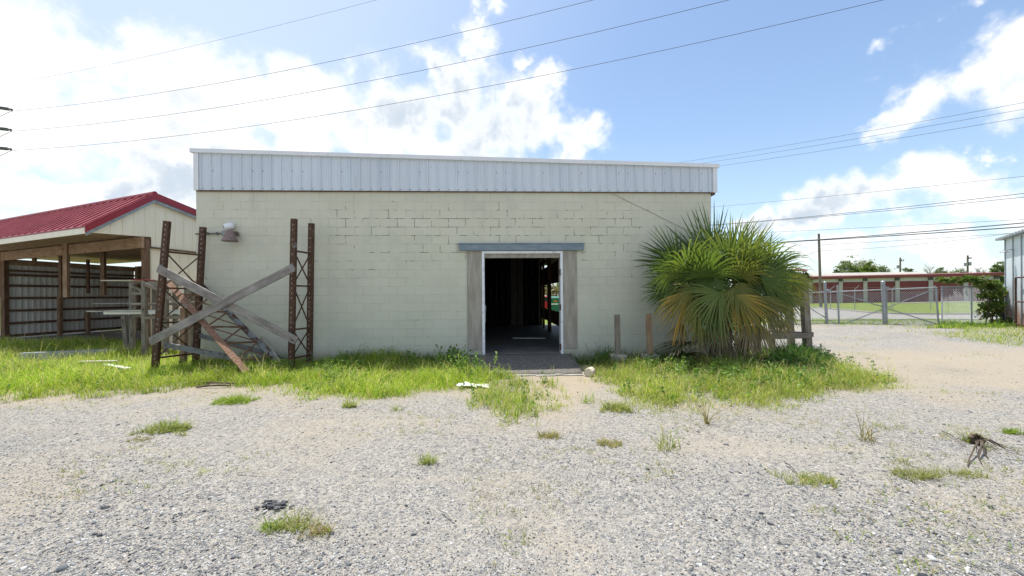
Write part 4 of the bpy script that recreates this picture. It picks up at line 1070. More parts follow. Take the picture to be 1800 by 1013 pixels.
    YEL = ((.17, .18, .04), (.50, .30, .05)); OLIVE = ((.13, .155, .035), (.25, .225, .055)); DEAD = ((.22, .17, .11), (.36, .28, .20)); DKDEAD = ((.09, .07, .045), (.17, .13, .085))
    # upper crown: stiff, pointing up and out
    ups = [(85, 70), (120, 58), (55, 60), (160, 48), (25, 50), (135, 40), (45, 42), (170, 32), (10, 36), (95, 48), (75, 30), (110, 24), (200, 62), (340, 62), (270, 80)]
    for k, (az, el) in enumerate(ups):
        a, e_ = R(az + pr.uniform(-8, 8)), R(el + pr.uniform(-5, 5))
        frond(a, e_, pr.uniform(.60, 1.0) * (1.12 if math.cos(a) > .3 else 1), pr.uniform(.92, 1.18), (DEEP if 60 < az < 215 and k % 3 else LIME if k % 4 == 1 else (GREEN, DEEP)[k % 2]), pr.uniform(.12, .4), 105, 27, twist=pr.uniform(-.7, .7), hinge=pr.uniform(-8, 14))
    # fans placed as they hang in the crown: hub, direction of the blade (clockwise from up), lean towards the yard, length, spread, droop
    ex = [(1238, 468, 9.2, -14, .0, 1.20, 62, .12, DEEP), (1264, 455, 9.2, 0, .0, 1.12, 58, .10, DEEP), (1292, 452, 9.1, 10, .1, 1.05, 60, .12, LIME), (1312, 458, 9.0, 28, .1, 1.10, 60, .2, LIME), (1332, 464, 8.95, 46, .1, 1.05, 62, .3, GREEN),
          (1205, 470, 9.2, -48, .0, 1.10, 60, .2, DEEP), (1192, 486, 9.1, -74, .1, .98, 58, .3, DEEP), (1182, 504, 9.0, -102, .1, .86, 60, .5, DEEP), (1345, 482, 8.95, 66, .1, 1.0, 66, .5, GREEN), (1278, 472, 8.7, 4, .35, .95, 70, .3, LIME), (1250, 478, 8.7, -24, .4, .95, 72, .5, GREEN), (1306, 476, 8.7, 30, .4, .95, 72, .5, LIME),
          (1216, 474, 8.65, -28, .55, 1.05, 85, 2.3, LIME), (1190, 484, 8.75, -58, .4, .95, 85, 2.2, GREEN), (1240, 488, 8.5, -8, .7, .95, 95, 2.2, GREEN), (1322, 474, 8.65, 16, .5, 1.15, 80, 2.4, LIME), (1346, 478, 8.7, 42, .4, 1.10, 85, 2.2, GREEN), (1370, 488, 8.8, 70, .3, .95, 80, 2.0, OLIVE), (1295, 492, 8.5, 24, .7, .9, 95, 2.0, OLIVE), (1338, 500, 8.5, 60, .5, .95, 90, 2.1, GREEN),
          (1230, 494, 8.75, -30, .5, .9, 110, 1.6, DEEP), (1282, 488, 8.8, 12, .5, .9, 110, 1.6, DEEP), (1256, 496, 8.6, 200, .6, .8, 140, 1.2, GREEN), (1316, 500, 8.7, 120, .5, .85, 110, 1.4, DEEP), (1208, 500, 8.8, 240, .4, .85, 100, 1.4, GREEN), (1345, 508, 8.7, 140, .4, .85, 90, 1.4, GREEN), (1292, 508, 8.55, 150, .5, .85, 100, 1.1, OLIVE), (1232, 508, 8.55, 205, .5, .85, 100, 1.1, OLIVE), (1262, 505, 8.35, 176, .35, 1.02, 120, .7, LIME), (1278, 482, 8.95, -6, .3, .75, 120, 1.0, DEEP), (1290, 488, 8.9, 30, .3, .7, 130, 1.2, GREEN), (1262, 480, 8.95, 60, .2, .7, 120, 1.2, DEEP), (1300, 484, 8.95, 85, .2, .7, 120, 1.4, DEEP), (1206, 520, 8.5, 200, .25, 1.05, 62, .8, YEL), (1226, 528, 8.4, 190, .3, 1.0, 50, .7, OLIVE), (1286, 522, 8.35, 160, .3, 1.12, 66, .6, YEL), (1246, 530, 8.4, 184, .3, 1.0, 60, .7, GREEN), (1330, 522, 8.4, 165, .25, .98, 80, .8, OLIVE), (1368, 508, 8.5, 150, .2, .9, 60, 1.0, OLIVE), (1394, 498, 8.7, 128, .1, .75, 60, 1.2, OLIVE), (1352, 530, 8.5, 160, .2, .9, 60, .8, DEAD), (1188, 510, 8.7, 226, .2, .9, 60, 1.0, GREEN), (1310, 536, 8.4, 176, .2, .85, 62, .8, OLIVE),
          (1205, 566, 8.75, 196, .1, .85, 46, .7, DEAD), (1228, 568, 8.6, 186, .1, .85, 42, .6, DEAD), (1258, 572, 8.6, 180, .15, .85, 46, .6, DEAD), (1284, 570, 8.6, 174, .1, .85, 42, .6, DKDEAD), (1312, 568, 8.6, 172, .1, .85, 42, .6, DEAD), (1340, 564, 8.7, 166, .1, .85, 46, .7, DEAD), (1368, 556, 8.8, 160, .1, .72, 46, .8, DEAD), (1240, 585, 8.8, 190, 0, .7, 60, .6, DKDEAD), (1300, 585, 8.8, 170, 0, .7, 60, .6, DKDEAD), (1272, 560, 8.7, 178, .1, .8, 55, .6, DKDEAD)]
    for (u, v, Zq, ang, lean, L, fan, dr_, tone) in ex:
        a = R(ang + pr.uniform(-11, 11)); nl = max(16, int(fan * .24) + 9)
        frond(0, 0, 1, L * pr.uniform(.76, 1.2), tone, dr_, fan, nl, twist=pr.uniform(-.45, .45), hub=P(u + pr.uniform(-9, 9), v + pr.uniform(-9, 9), Zq + pr.uniform(-.12, .12)), bdir=(math.sin(a), -lean, math.cos(a)))
    # a separate low shoot at the wall side and a fallen frond
    frond(R(188), R(16), .62, .95, DKDEAD if False else ((.05, .065, .02), (.085, .075, .03)), 1.1, 100, 34, org=base + Vector((-.25, -.05, .52)))
    frond(R(200), R(2), .55, .85, ((.045, .06, .02), (.09, .07, .03)), 1.2, 120, 34, org=base + Vector((-.3, .1, .40)))
    frond(R(330), R(12), .65, .70, ((.09, .06, .03), (.15, .095, .05)), 1.0, 120, 30, org=base + Vector((.45, -.35, .18)))
palm()

# ------------------------------------------------------------------ timber stand beside the corner of the building
ts = thing('timber_stand', 'old open timber stand with a small tin roof half hidden by the palm', 'stand', G(1390, 627))
def tpost(u, vt, Z, w_=.115, ub=None):
    p1 = P(u, vt, Z); p0 = P(ub or u, vt, Z); p0.z = -.02; mb = MB(); mb.beam(p0, p1, w_, w_, up=(0, -1, 0)); mb.build('post', 'wood_old', ts, bevel=.005)
tpost(1330, 486, 9.95); tpost(1411, 482, 9.85, .15, 1420); tpost(1356, 486, 10.7); tpost(1384, 484, 10.7, .13, 1391); tpost(1311, 488, 10.4)
def trail(u0, v0, Z0, u1, v1, Z1, w_=.05, h_=.12, m='wood_old', nm='rail'):
    mb = MB(); mb.beam(P(u0, v0, Z0), P(u1, v1, Z1), w_, h_); mb.build(nm, m, ts, bevel=.005)
trail(1312, 593, 9.78, 1424, 590, 9.72, .05, .13); trail(1315, 585, 10.6, 1429, 588, 10.2, .10, .12)
trail(1360, 536, 9.75, 1422, 532, 9.7, .05, .14); trail(1318, 534, 10.62, 1394, 533, 10.62, .05, .12)
mb = MB()
for k in range(6):
    a = P(1318, 589 - k * .9, 9.9 + k * .13); b = P(1420, 588 - k * .5, 9.85 + k * .1); mb.beam(a, b, .11, .03)
mb.build('shelf', 'wood_old', ts)
trail(1325, 486, 9.9, 1420, 484, 9.85, .06, .10, 'wood_brown'); trail(1340, 485, 10.7, 1400, 483, 10.7, .06, .10, 'wood_brown')
mb = MB(); mb.prism([P(1318, 479, 9.7), P(1420, 477, 9.65), P(1412, 474, 10.9), P(1325, 476, 10.9)], (0, 0, .02)); mb.build('tin_roof', 'roof_trim_red', ts)
mb = MB()
for k in range(26):
    a = P(1404 + rnd.uniform(-2, 14), 480 + rnd.uniform(-3, 4), 9.8 + rnd.uniform(-.1, .2)); b = a + Vector((rnd.uniform(.02, .12), rnd.uniform(-.1, .1), -rnd.uniform(.02, .22))); mb.tube([a, a.lerp(b, .5) + Z3 * .03, b], .009, 5)
mb.build('hanging_debris', 'root_brown', ts)
mb = MB(); a = P(1299, 640, 9.62); a.z = 0; mb.beam(a, P(1300, 556, 9.72), .22, .05, up=(0, -1, 0)); put(mb.build('leaning_board', 'concrete_pale', org=a, bevel=.004), 'pale upright board standing among dead fronds below the palm', 'board')

# ------------------------------------------------------------------ chain link gate and fence
def chain(name, a, b, z0a, z0b, h, parent, pitch=.085, r=.0062):
    a = Vector((a.x, a.y, 0)); b = Vector((b.x, b.y, 0)); L = (b - a).length; d = (b - a).normalized(); nn = d.cross(Z3)
    mb = MB(); s = -h
    def q(t, z): return a + d * t + Z3 * (z + z0a + (z0b - z0a) * t / L)
    def wire(t0, zz0, t1, zz1, off):
        p0 = q(t0, zz0) + nn * off; p1 = q(t1, zz1) + nn * off
        dd = (p1 - p0).normalized(); s1 = dd.cross(nn).normalized() * r; s2 = nn * r
        i = len(mb.v); mb.v += [p0 + s1, p0 - s1 * .5 + s2, p0 - s1 * .5 - s2, p1 + s1, p1 - s1 * .5 + s2, p1 - s1 * .5 - s2]
        for f in ((0, 1, 4, 3), (1, 2, 5, 4), (2, 0, 3, 5)): mb.f.append([k + i for k in f]); mb.m.append(0); mb.uv.append([(0, 0)] * 4)
    while s < L:
        t0, t1 = max(0, s), min(L, s + h)
        if t1 > t0:
            wire(t0, t0 - s, t1, t1 - s, .003); wire(t0, h - (t0 - s), t1, h - (t1 - s), -.003)
        s += pitch
    return mb.build(name, 'gate_steel', parent)
def pipe(nm, a, b, r, parent, mat='gate_steel', n=10):
    mb = MB(); mb.tube([a, b], r, n); return mb.build(nm, mat, parent)
ZL, ZR = 18.6, 16.9     # depths of the gate at its hidden end and its free end
def gpt(u, v):
    k = (u - 1416) / (1650 - 1416); iz = (1 - k) / ZL + k / ZR
    return P(u, v, 1 / iz)
gt = thing('sliding_gate', 'grey chain link sliding gate with crossed braces across the drive', 'gate', Vector((gpt(1530, 574).x, gpt(1530, 574).y, H(gpt(1530, 574).x, gpt(1530, 574).y))))
def tv(u): return 515.3 - (u - 1416) * (515.3 - 505.5) / 234
def bv(u): return 575.6 - (u - 1416) * (575.6 - 571.3) / 234
pipe('top_rail', gpt(1340, tv(1340)), gpt(1647, tv(1647)), .030, gt); pipe('bottom_rail', gpt(1340, bv(1340)), gpt(1650, bv(1650)), .030, gt)
pipe('end_bar', gpt(1645, tv(1645)), gpt(1650, bv(1650)), .034, gt); pipe('upright_bar', gpt(1472, 501), gpt(1475, bv(1475)), .036, gt); pipe('upright_bar', gpt(1380, tv(1380)), gpt(1382, bv(1382)), .03, gt)
pipe('upright_bar', gpt(1558.5, tv(1558)), gpt(1559, bv(1559)), .024, gt)
pipe('cross_brace', gpt(1474, 515), gpt(1647, 570), .022, gt); pipe('cross_brace', gpt(1477, 572), gpt(1643, 509), .022, gt)
pipe('cross_brace', gpt(1384, 517), gpt(1474, 573), .020, gt)
ga, gb = gpt(1340, bv(1340)), gpt(1650, bv(1650))
chain('chain_link', ga, gb, ga.z, gb.z, 1.50, gt)
def gate_post(u, vt, vb, r, lab):
    Z = gpt(u, 540).y - .10; b = P(u + 2.5, vb, Z); b.z = H(b.x, b.y) - .05; a = P(u - 1, vt, Z)
    t = thing('gate_post', lab, 'post', b)
    pipe('post_tube', b, a, r, t, 'galvanised', 14)
    mb = MB(); mb.lathe(a, [(r * 1.15, -.03), (r * 1.15, 0), (r * .8, .04), (0, .06)], 14); mb.build('post_cap', 'galvanised', t, smoothf=True)
    for v_ in (tv(u) - 2, bv(u)):
        c = P(u + 5.5, v_, Z + .0); mb = MB(); mb.lathe(c, [(.035, -.05), (.085, -.045), (.085, -.02), (.065, 0), (.085, .02), (.085, .045), (.035, .05)], 18, Matrix.Rotation(R(90), 3, 'X')); mb.lathe(c, [(.02, -.1), (.02, .1)], 8, Matrix.Rotation(R(90), 3, 'Y'))
        mb.build('guide_roller', 'galvanised', t)
gate_post(1451, 497, 578, .058, 'slimmer round gate post with guide rollers, close to the timber stand')
gate_post(1553, 496, 574, .075, 'thickest round gate post where the crossed braces of the gate meet')
# fixed fence from the gate's free end to the vine
fa = gpt(1654, bv(1654)); fb = P(1790, 568, 17.6)
ft = thing('chain_fence', 'short chain link fence run overgrown by the vine beside the metal building', 'fence', Vector((fa.x, fa.y, H(fa.x, fa.y))))
fa2 = gpt(1654, 504.5); fb2 = P(1790, 501, 17.6)
pipe('top_rail', fa2, fb2, .024, ft); pipe('bottom_wire', Vector((fa.x, fa.y, fa.z + .03)), fb, .010, ft)
chain('chain_link', fa, fb, fa.z, fb.z, fa2.z - fa.z, ft)
for u, vt, r_, m in ((1656, 503, .03, 'gate_steel'), (1708, 504, .025, 'gate_steel'), (1752, 505, .03, 'gate_steel')):
    Z = 17.1; b = P(u, 570, Z); b.z = H(b.x, b.y); pipe('fence_post', b, P(u, vt, Z), r_, ft, m)
Z = 17.0; b = P(1762, 570, Z); b.z = H(b.x, b.y) - .05
t = thing('steel_pipe_post', 'dark grey steel pipe post standing between the vine and the metal building', 'post', b); pipe('post_tube', b, P(1760.5, 505, Z), .075, t, 'cap_dark', 14)
mb = MB(); mb.lathe(P(1760.5, 505, Z), [(.08, -.02), (.08, .0), (.05, .035), (0, .045)], 14); mb.build('post_cap', 'cap_dark', t)
# far boundary fence beyond the road
for k, u in enumerate((1416, 1460, 1502.5, 1568.5, 1636, 1706.5, 1775)):
    Z = 40 - k * .6; b = G(u, 546 - k * .3); Z = b.y; a = P(u, 509 - k * .2, Z)
    t = thing('boundary_post', 'thin galvanised fence post with an angled barb arm on the lawn beyond the road', 'post', b, 'thin fence posts on the lawn beyond the road')
    pipe('post_tube', b, a, .035, t); pipe('barb_arm', a, a + Vector((.18, -.25, .32)), .018, t)
# low barbed line along those posts
p0 = P(1380, 511, 38); p1 = P(1830, 508, 37)
mb = MB(); mb.tube([p0, p1], .008, 5); mb.tube([p0 + Z3 * -.25, p1 + Z3 * -.25], .006, 5); mb.tube([p0 + Z3 * .22, p1 + Z3 * .22], .006, 5)
put(mb.build('fence_wire', 'gate_steel', org=p0), 'thin wire strands strung between the boundary posts', 'fence wire')

# ------------------------------------------------------------------ leaf clouds, trees, vine
def leaf_quads(cent, size, spread=.6, up=.3, elong=1.5):
    """small folded leaves at the given points"""
    n = len(cent)
    d = npr.normal(size=(n, 3)); d[:, 2] = d[:, 2] * .7 - .1; d /= np.linalg.norm(d, axis=1, keepdims=True)
    s = npr.normal(size=(n, 3)); s -= d * (s * d).sum(1, keepdims=True); s /= np.linalg.norm(s, axis=1, keepdims=True)
    sz = size * npr.uniform(.6, 1.3, (n, 1))
    nrm_ = np.cross(d, s)
    a = cent - d * sz * elong * .5; b = cent + s * sz * .5 + nrm_ * sz * .12; c = cent + d * sz * elong * .5; e = cent - s * sz * .5 + nrm_ * sz * .12
    return np.stack([a, b, c, e], 1)
def tones(n, cols, jit=.18, w=None):
    idx = npr.choice(len(cols), n, p=w); c = np.array(cols)[idx]
    return c * npr.uniform(1 - jit, 1 + jit, (n, 1))
def clumpy(center, rad, nclump, per, csize, seed_shape=1.0):
    """points gathered in clumps through an uneven ellipsoid"""
    P_ = []
    for _ in range(nclump):
        v = npr.normal(size=3); v /= np.linalg.norm(v); rr = npr.uniform(.25, 1.0) ** .5
        c = np.array(center) + v * np.array(rad) * rr * npr.uniform(.75, 1.12)
        m = int(per * npr.uniform(.5, 1.5)); P_.append(c + npr.normal(size=(m, 3)) * csize * npr.uniform(.6, 1.3) * np.array([1, 1, .7]))
    return np.concatenate(P_)
def tree(name, label, u, vtop, vbot, Z, wpx, cols, group=None, n=60, per=60, leaf=.20):
    k = Z / F; base = P(u, 519, Z); gz = H(base.x, base.y); base.z = gz
    top = P(u, vtop, Z).z; w_ = wpx * k / 2; hcrown = (top - gz) * .38; cz = top - hcrown
    t = thing(name, label, 'tree', base, group)
    mb = MB(); mb.tube([base, base + Vector((.1, 0, (cz - gz) * .5)), Vector((base.x, base.y, cz))], .22, 9, r1=.10)
    for q in range(7):
        a = q * 2.4; z = gz + (cz - gz) * (.55 + .06 * q); p = Vector((base.x, base.y, z)); e = p + Vector((math.cos(a) * w_ * .6, math.sin(a) * w_ * .5, hcrown * (.5 + .1 * q))); mb.tube([p, p.lerp(e, .5) + Z3 * .15, e], .08, 6, r1=.02)
    mb.build('trunk', 'bark', t)
    pts = clumpy((base.x, base.y, cz), (w_, w_ * .8, hcrown), n, per, w_ * .16)
    bulk('crown', leaf_quads(pts, leaf), [(0, 1, 2, 3)], tones(len(pts), cols), 'leaf', t)
    return t
LG = [(.15, .20, .07), (.19, .24, .08), (.11, .16, .05)]; DG = [(.07, .10, .05), (.09, .125, .055), (.12, .155, .07)]; BR = [(.20, .175, .115), (.17, .165, .09), (.24, .20, .14)]  # crown tones lightened: distance haze is put into the leaf colour
YG = [(.12, .17, .025), (.10, .15, .02), (.15, .19, .04)]
tree('broadleaf_tree', 'tallest pale green tree rising behind the long red storage building', 1490, 453, 490, 88, 38, LG)
tree('broadleaf_tree', 'broad olive brown tree beside the tallest pale green tree', 1514, 457, 490, 92, 46, LG + BR, n=70)
tree('broadleaf_tree', 'bright yellow green bush tree behind the storage roof', 1527, 463, 490, 82, 30, YG)
tree('broadleaf_tree', 'dark rounded tree ending the clump behind the storage roof', 1546, 466, 490, 95, 36, DG + LG)
tree('broadleaf_tree', 'small dark tree just beside the first distant utility pole', 1598, 471, 490, 100, 22, DG)
tree('broadleaf_tree', 'dark rounded tree between the two distant utility poles', 1657, 469, 490, 95, 26, DG + LG)
tree('broadleaf_tree', 'green tree rising beside the roof of the grey metal building', 1757, 459, 490, 80, 26, DG + LG)
tree('broadleaf_tree', 'pale sparse green tree behind the second distant utility pole', 1685, 474, 490, 105, 26, LG, n=24)
tree('broadleaf_tree', 'palm like dark tree at the end of the tree clump near the wooden pole', 1471, 471, 490, 80, 22, DG, n=30)
def bare(label, u, vtop, Z):
    base = P(u, 519, Z); base.z = H(base.x, base.y); top = P(u, vtop, Z).z; t = thing('bare_tree', label, 'tree', base)
    mb = MB(); rr = random.Random(u)
    def grow(p, d, L, r_, lev):
        e = p + d * L; mb.tube([p, p.lerp(e, .5) + Vector((rr.uniform(-.05, .05) * L, 0, 0)), e], r_, 5, r1=r_ * .65, caps=False)
        if lev == 0: return
        for _ in range(3 if lev > 1 else 4):
            nd = (d + Vector((rr.uniform(-.7, .7), rr.uniform(-.6, .6), rr.uniform(-.1, .5)))).normalized(); grow(p.lerp(e, rr.uniform(.6, 1)), nd, L * rr.uniform(.55, .75), r_ * .6, lev - 1)
    hh = top - base.z; grow(base, Z3, hh * .42, .16, 4); mb.build('branches', 'bark_grey', t)
bare('bare grey tree left of the second distant pole', 1640, 466, 98); bare('spreading bare tree just past the second distant utility pole', 1724, 463, 95); bare('small bare tree close to the second distant utility pole', 1691, 465, 100)
bpy.data.objects['bare_tree']['label'] = 'bare grey tree beside the dark rounded tree behind the storage roof'
# vine grown over the fence
vb = P(1738, 570, 16.9); vb.z = H(vb.x, vb.y)
vt_ = thing('vine', 'dense green vine smothering the fence beside the metal building', 'vine', vb)
k = 16.9 / F
pts = [clumpy(P(1740, 535, 16.9), (14 * k, .4, 30 * k), 46, 24, .08), clumpy(P(1734, 500, 16.9), (19 * k, .35, 9 * k), 16, 28, .08), clumpy(P(1762, 510, 16.8), (11 * k, .3, 14 * k), 10, 25, .07)]
for q in range(40): pts.append(np.array(P(1648 + q * 2.0, 493 - 1.5 * math.sin(q * .5) - q * .03, 17.0)) + npr.normal(size=(18, 3)) * np.array([.05, .06, .055]) * (.6 + q / 40))
for q in range(16): pts.append(np.array(P(1745 + q * 3, 568 + rnd.uniform(-2, 4), 16.5)) + npr.normal(size=(16, 3)) * .09)
pts = np.concatenate(pts)
bulk('foliage', leaf_quads(pts, .105, elong=1.4), [(0, 1, 2, 3)], tones(len(pts), [(.09, .15, .03), (.12, .185, .038), (.06, .11, .025), (.20, .22, .06), (.19, .15, .06)], w=[.3, .28, .16, .16, .10]), 'leaf', vt_)
mb = MB()
for q in range(6):
    a = vb + Vector((rnd.uniform(-.2, .3), rnd.uniform(-.1, .1), 0)); b = P(1730 + q * 4, 505, 16.9); mb.tube([a, a.lerp(b, .5) + Vector((rnd.uniform(-.1, .1), 0, 0)), b], .018, 6)
mb.build('stems', 'bark', vt_)

# ------------------------------------------------------------------ metal building past the gate
m0 = P(1768, 570, 17.0); m0.z = H(m0.x, m0.y); md = Vector((-.6, -.8, 0)); mn = Vector((-.8, .6, 0))
mtl = thing('metal_building', 'weathered pale metal building with rust stained corner', 'building', m0)
ez = P(1768, 421, 17.0).z
def MW(s, z, off=0): return m0 + md * s + mn * off + Z3 * (z - m0.z)
LM = 6.0
mb = MB(); mb.prism([MW(0, m0.z - .3), MW(LM, m0.z - .3), MW(LM, ez + .12), MW(0, ez)], -mn * .1); mb.prism([MW(0, m0.z - .3, -.1), MW(0, ez, -.1), MW(0, ez + .1, -6), MW(0, m0.z - .3, -6)], md * .1)
mb.build('metal_wall', 'siding_weathered', mtl)
mb = MB(); s = .0
while s < LM: mb.prism([MW(s, m0.z - .1), MW(s + .06, m0.z - .1), MW(s + .06, ez - .02), MW(s, ez - .02)], mn * .03); s += .82
mb.build('wall_seam', 'galvanised', mtl)
mb = MB(); mb.prism([MW(-.25, ez - .02, .22), MW(LM, ez + .10, .22), MW(LM, ez + .16, .22), MW(-.25, ez + .04, .22)], -mn * 6); s = -.2
while s < LM: mb.prism([MW(s, ez + .045 + .02 * s, .24), MW(s + .1, ez + .045 + .02 * s, .24), MW(s + .05, ez + .085 + .02 * s, .24)], -mn * 6); s += .3
mb.build('roof_sheet', 'galvanised', mtl)
lp = thing('wall_lamp', 'small gooseneck lamp on the wall of the metal building', 'lamp', MW(.9, ez - .5))
mb = MB(); a = MW(.95, ez - .55, .0); mb.tube([a, a + mn * .12 + Z3 * .05, a + mn * .25 + Z3 * .03], .018, 8); mb.build('arm', 'galvanised', lp)
mb = MB(); mb.lathe(a + mn * .27 - Z3 * .04, [(.13, -.02), (.12, .0), (.05, .04), (.03, .08), (0, .09)], 16); mb.build('lamp_shade', 'galvanised', lp)
rf = thing('rusty_frame', 'rusty pipe frame standing against the weathered metal building', 'frame', MW(1.75, m0.z, .2))
for s in (1.62, 2.6):
    mb = MB(); mb.tube([MW(s, m0.z - .05, .15), MW(s, m0.z + 1.95, .15)], .032, 8); mb.build('upright', 'rust_all', rf)
for z in (.12, 1.0, 1.95):
    mb = MB(); mb.tube([MW(1.62, m0.z + z, .15), MW(2.6, m0.z + z, .15)], .028, 8); mb.build('rail', 'rust_all', rf)

# ------------------------------------------------------------------ storage building across the road
def storage():
    A = P(1418, 519, 54); B_ = P(1756, 519, 46); A.z = B_.z = 0; d = (B_ - A).normalized(); nn = d.cross(Z3).normalized()
    if nn.y > 0: nn = -nn
    def Q(u):
        o = A; r_ = ray(u, 519); t = (o - CAM).dot(nn) / r_.dot(nn); return (CAM + r_ * t - o).dot(d)
    s0, s1 = Q(1330), Q(1758); e0, e1_ = 3.63, 3.67
    t = thing('storage_building', 'long dark red storage building with roller doors across the road', 'building', A.lerp(B_, .5))
    def W_(s, z, off=0): return A + d * s + nn * off + Z3 * z
    mb = MB(); mb.prism([W_(s0, -.2), W_(s1, -.2), W_(s1, 3.45), W_(s0, 3.45)], -nn * 9); mb.build('wall', 'header_pale', t)
    pil = [1378, 1424.4, 1477.6, 1520.7, 1577, 1635.5, 1697, 1752]
    for i, u in enumerate(pil):
        s = Q(u); mb = MB(); mb.prism([W_(s - .2, -.1, .16), W_(s + .2, -.1, .16), W_(s + .2, 3.08, .16), W_(s - .2, 3.08, .16)], -nn * .155); mb.build('pillar', 'pillar_tan', t)
        mb = MB(); mb.prism([W_(s - .2, 3.085, .2), W_(s + .2, 3.085, .2), W_(s + .2, 3.44, .2), W_(s - .2, 3.44, .2)], -nn * .19); mb.build('pillar_cap', 'cap_dark', t)
        if i + 1 < len(pil):
            sb = Q(pil[i + 1]); a = s + .205; b = sb - .205; mb = MB()
            nl = 12
            for k in range(nl):
                z0 = .0 + 3.0 * k / nl; z1 = 3.0 * (k + 1) / nl - .03
                mb.prism([W_(a, z0, .05), W_(b, z0, .05), W_(b, z1, .05), W_(a, z1, .05)], -nn * .045)
            mb.prism([W_(a, 0, .03), W_(b, 0, .03), W_(b, 3.0, .03), W_(a, 3.0, .03)], -nn * .025)
            mb.build('roller_door', 'door_red', t)
    mb = MB(); mb.prism([W_(s0, 3.46, .55), W_(s1 + .4, 3.46, .55), W_(s1 + .4, 3.72, .55), W_(s0, 3.72, .55)], -nn * 1.0)
    mb.prism([W_(s0, 3.72, .5), W_(s0, 4.0, -5), W_(s0, 4.05, -5), W_(s0, 3.77, .5)], d * (s1 + .4 - s0)); mb.build('roof_eave', 'eave_red', t)
    A2 = P(1330, 519, 66); B2 = P(1631, 519, 59)
    t2 = thing('storage_building', 'second storage building with pale tan roof showing above the red one', 'building', Vector((A2.lerp(B2, .5).x, A2.lerp(B2, .5).y, 0)))
    za, zb = P(1418, 479.5, 64).z, P(1631, 477, 59).z; la, lb = P(1418, 489, 64).z - .4, P(1631, 484, 59).z - .2
    A2.z = B2.z = 0
    mb = MB(); mb.prism([A2 + Z3 * 0, B2 + Z3 * 0, B2 + Z3 * lb, A2 + Z3 * la], (0, 8, 0)); mb.build('wall', 'header_pale', t2)
    mb = MB(); mb.prism([A2 + Z3 * la + Vector((0, -.3, 0)), B2 + Z3 * lb + Vector((0, -.3, 0)), B2 + Z3 * zb + Vector((0, 1.5, 0)), A2 + Z3 * za + Vector((0, 1.5, 0))], (0, 6, 0)); mb.build('roof_sheet', 'roof_tan', t2)
storage()

# ------------------------------------------------------------------ utility poles and wires
Zp = 40.0; pb = P(1443, 540, Zp); pb.z = H(pb.x, pb.y)
t = thing('utility_pole', 'plain wooden utility pole on the lawn behind the gate', 'pole', pb)
mb = MB(); mb.tube([pb, P(1439.3, 411, Zp)], .135, 10, r1=.10); mb.build('pole_shaft', 'pole_wood', t)
mb = MB(); mb.tube([P(1439, 421, Zp - .2), P(1441, 421.5, Zp - .2)], .06, 8); mb.build('clamp', 'galvanised', t)
for u, vt, Zq, lab in ((1582.5, 453, 95, 'distant utility pole with a transformer behind the tan roof'), (1701, 449, 92, 'distant utility pole carrying two grey transformers behind the storage building')):
    b = P(u, 519, Zq); b.z = H(b.x, b.y); t = thing('utility_pole', lab, 'pole', b); k = Zq / F
    mb = MB(); mb.tube([b, P(u, vt, Zq)], .2, 8, r1=.15); mb.build('pole_shaft', 'pole_wood', t)
    mb = MB(); a = P(u - 1, vt + 6, Zq - .25); mb.beam(a, a + Vector((7 * k, 0, .05 * k)), .12, .14)
    for q in (0, 3.5, 7): mb.lathe(a + Vector((q * k, 0, .1)), [(.08, 0), (.1, .1), (.05, .3), (0, .32)], 8)
    mb.build('crossarm', 'pole_wood', t)
    for q in ((-3.4, 15), (3.4, 14))[: (1 if u < 1600 else 2)]:
        mb = MB(); mb.lathe(P(u + q[0], vt + q[1] + 4, Zq), [(.28, 0), (.32, .05), (.32, .75), (.2, .85), (0, .86)], 12); mb.build('transformer', 'galvanised', t)
# transmission pole standing just outside the view on the shed side, its insulators reach in
Zt = 38.0; tb = P(-70, 519, Zt); tb.z = 0
tp = thing('transmission_pole', 'steel transmission pole whose post insulators carry the three high wires', 'pole', tb)
mb = MB(); mb.tube([tb, P(-66, 140, Zt)], .38, 14, r1=.2); mb.build('pole_shaft', 'galvanised', tp)
for v0, v1, ue in ((180, 193, 21), (219, 228.5, 19.5), (255, 262.5, 19.5)):
    a = P(-66, v0, Zt); b = P(ue, v1, Zt); mb = MB()
    mb.tube([a, b], .10, 8)
    d = (b - a).normalized(); Mq = d.to_track_quat('Z', 'Y').to_matrix()
    for q in range(22): mb.lathe(a.lerp(b, .08 + q * .04), [(.05, -.03), (.16, 0), (.05, .03)], 10, Mq)
    mb.tube([b, b - Z3 * .16], .05, 6); mb.build('insulator', 'insulator', tp)
def wire(label, e0, e1, mid, r_=.02, group=None, name='power_line'):
    p0, p1 = P(*e0), P(*e1); best = None
    for k in range(1, 400):
        s = k / 400; q = p0.lerp(p1, s); u_ = 900 + F * (q - CAM).dot(XC) / q.y
        if best is None or abs(u_ - mid[0]) < best[0]: best = (abs(u_ - mid[0]), s)
    s = best[1]; q = p0.lerp(p1, s); tgt = P(mid[0], mid[1], q.y).z; sag = (q.z - tgt) / (4 * s * (1 - s))
    pts = [p0.lerp(p1, i / 40) - Z3 * sag * 4 * (i / 40) * (1 - i / 40) for i in range(41)]
    mb = MB(); mb.tube(pts, r_, 6); return put(mb.build(name, 'wire_dark', org=p0), label, 'power line', group)
wire('topmost thin shield wire crossing the big cloud', (-66, 162, 38), (820, -43, 25), (362, 75.5), .008)
wire('highest of the three wires on post insulators', (21, 195.5, 38), (1300, -68, 21), (600, 104), .013)
wire('middle of the three wires on post insulators', (19.5, 231, 38), (1450, -43, 21), (600, 151.9), .014)
wire('lowest of the three wires on post insulators', (19.5, 265, 38), (1700, -36, 21), (600, 198), .014)
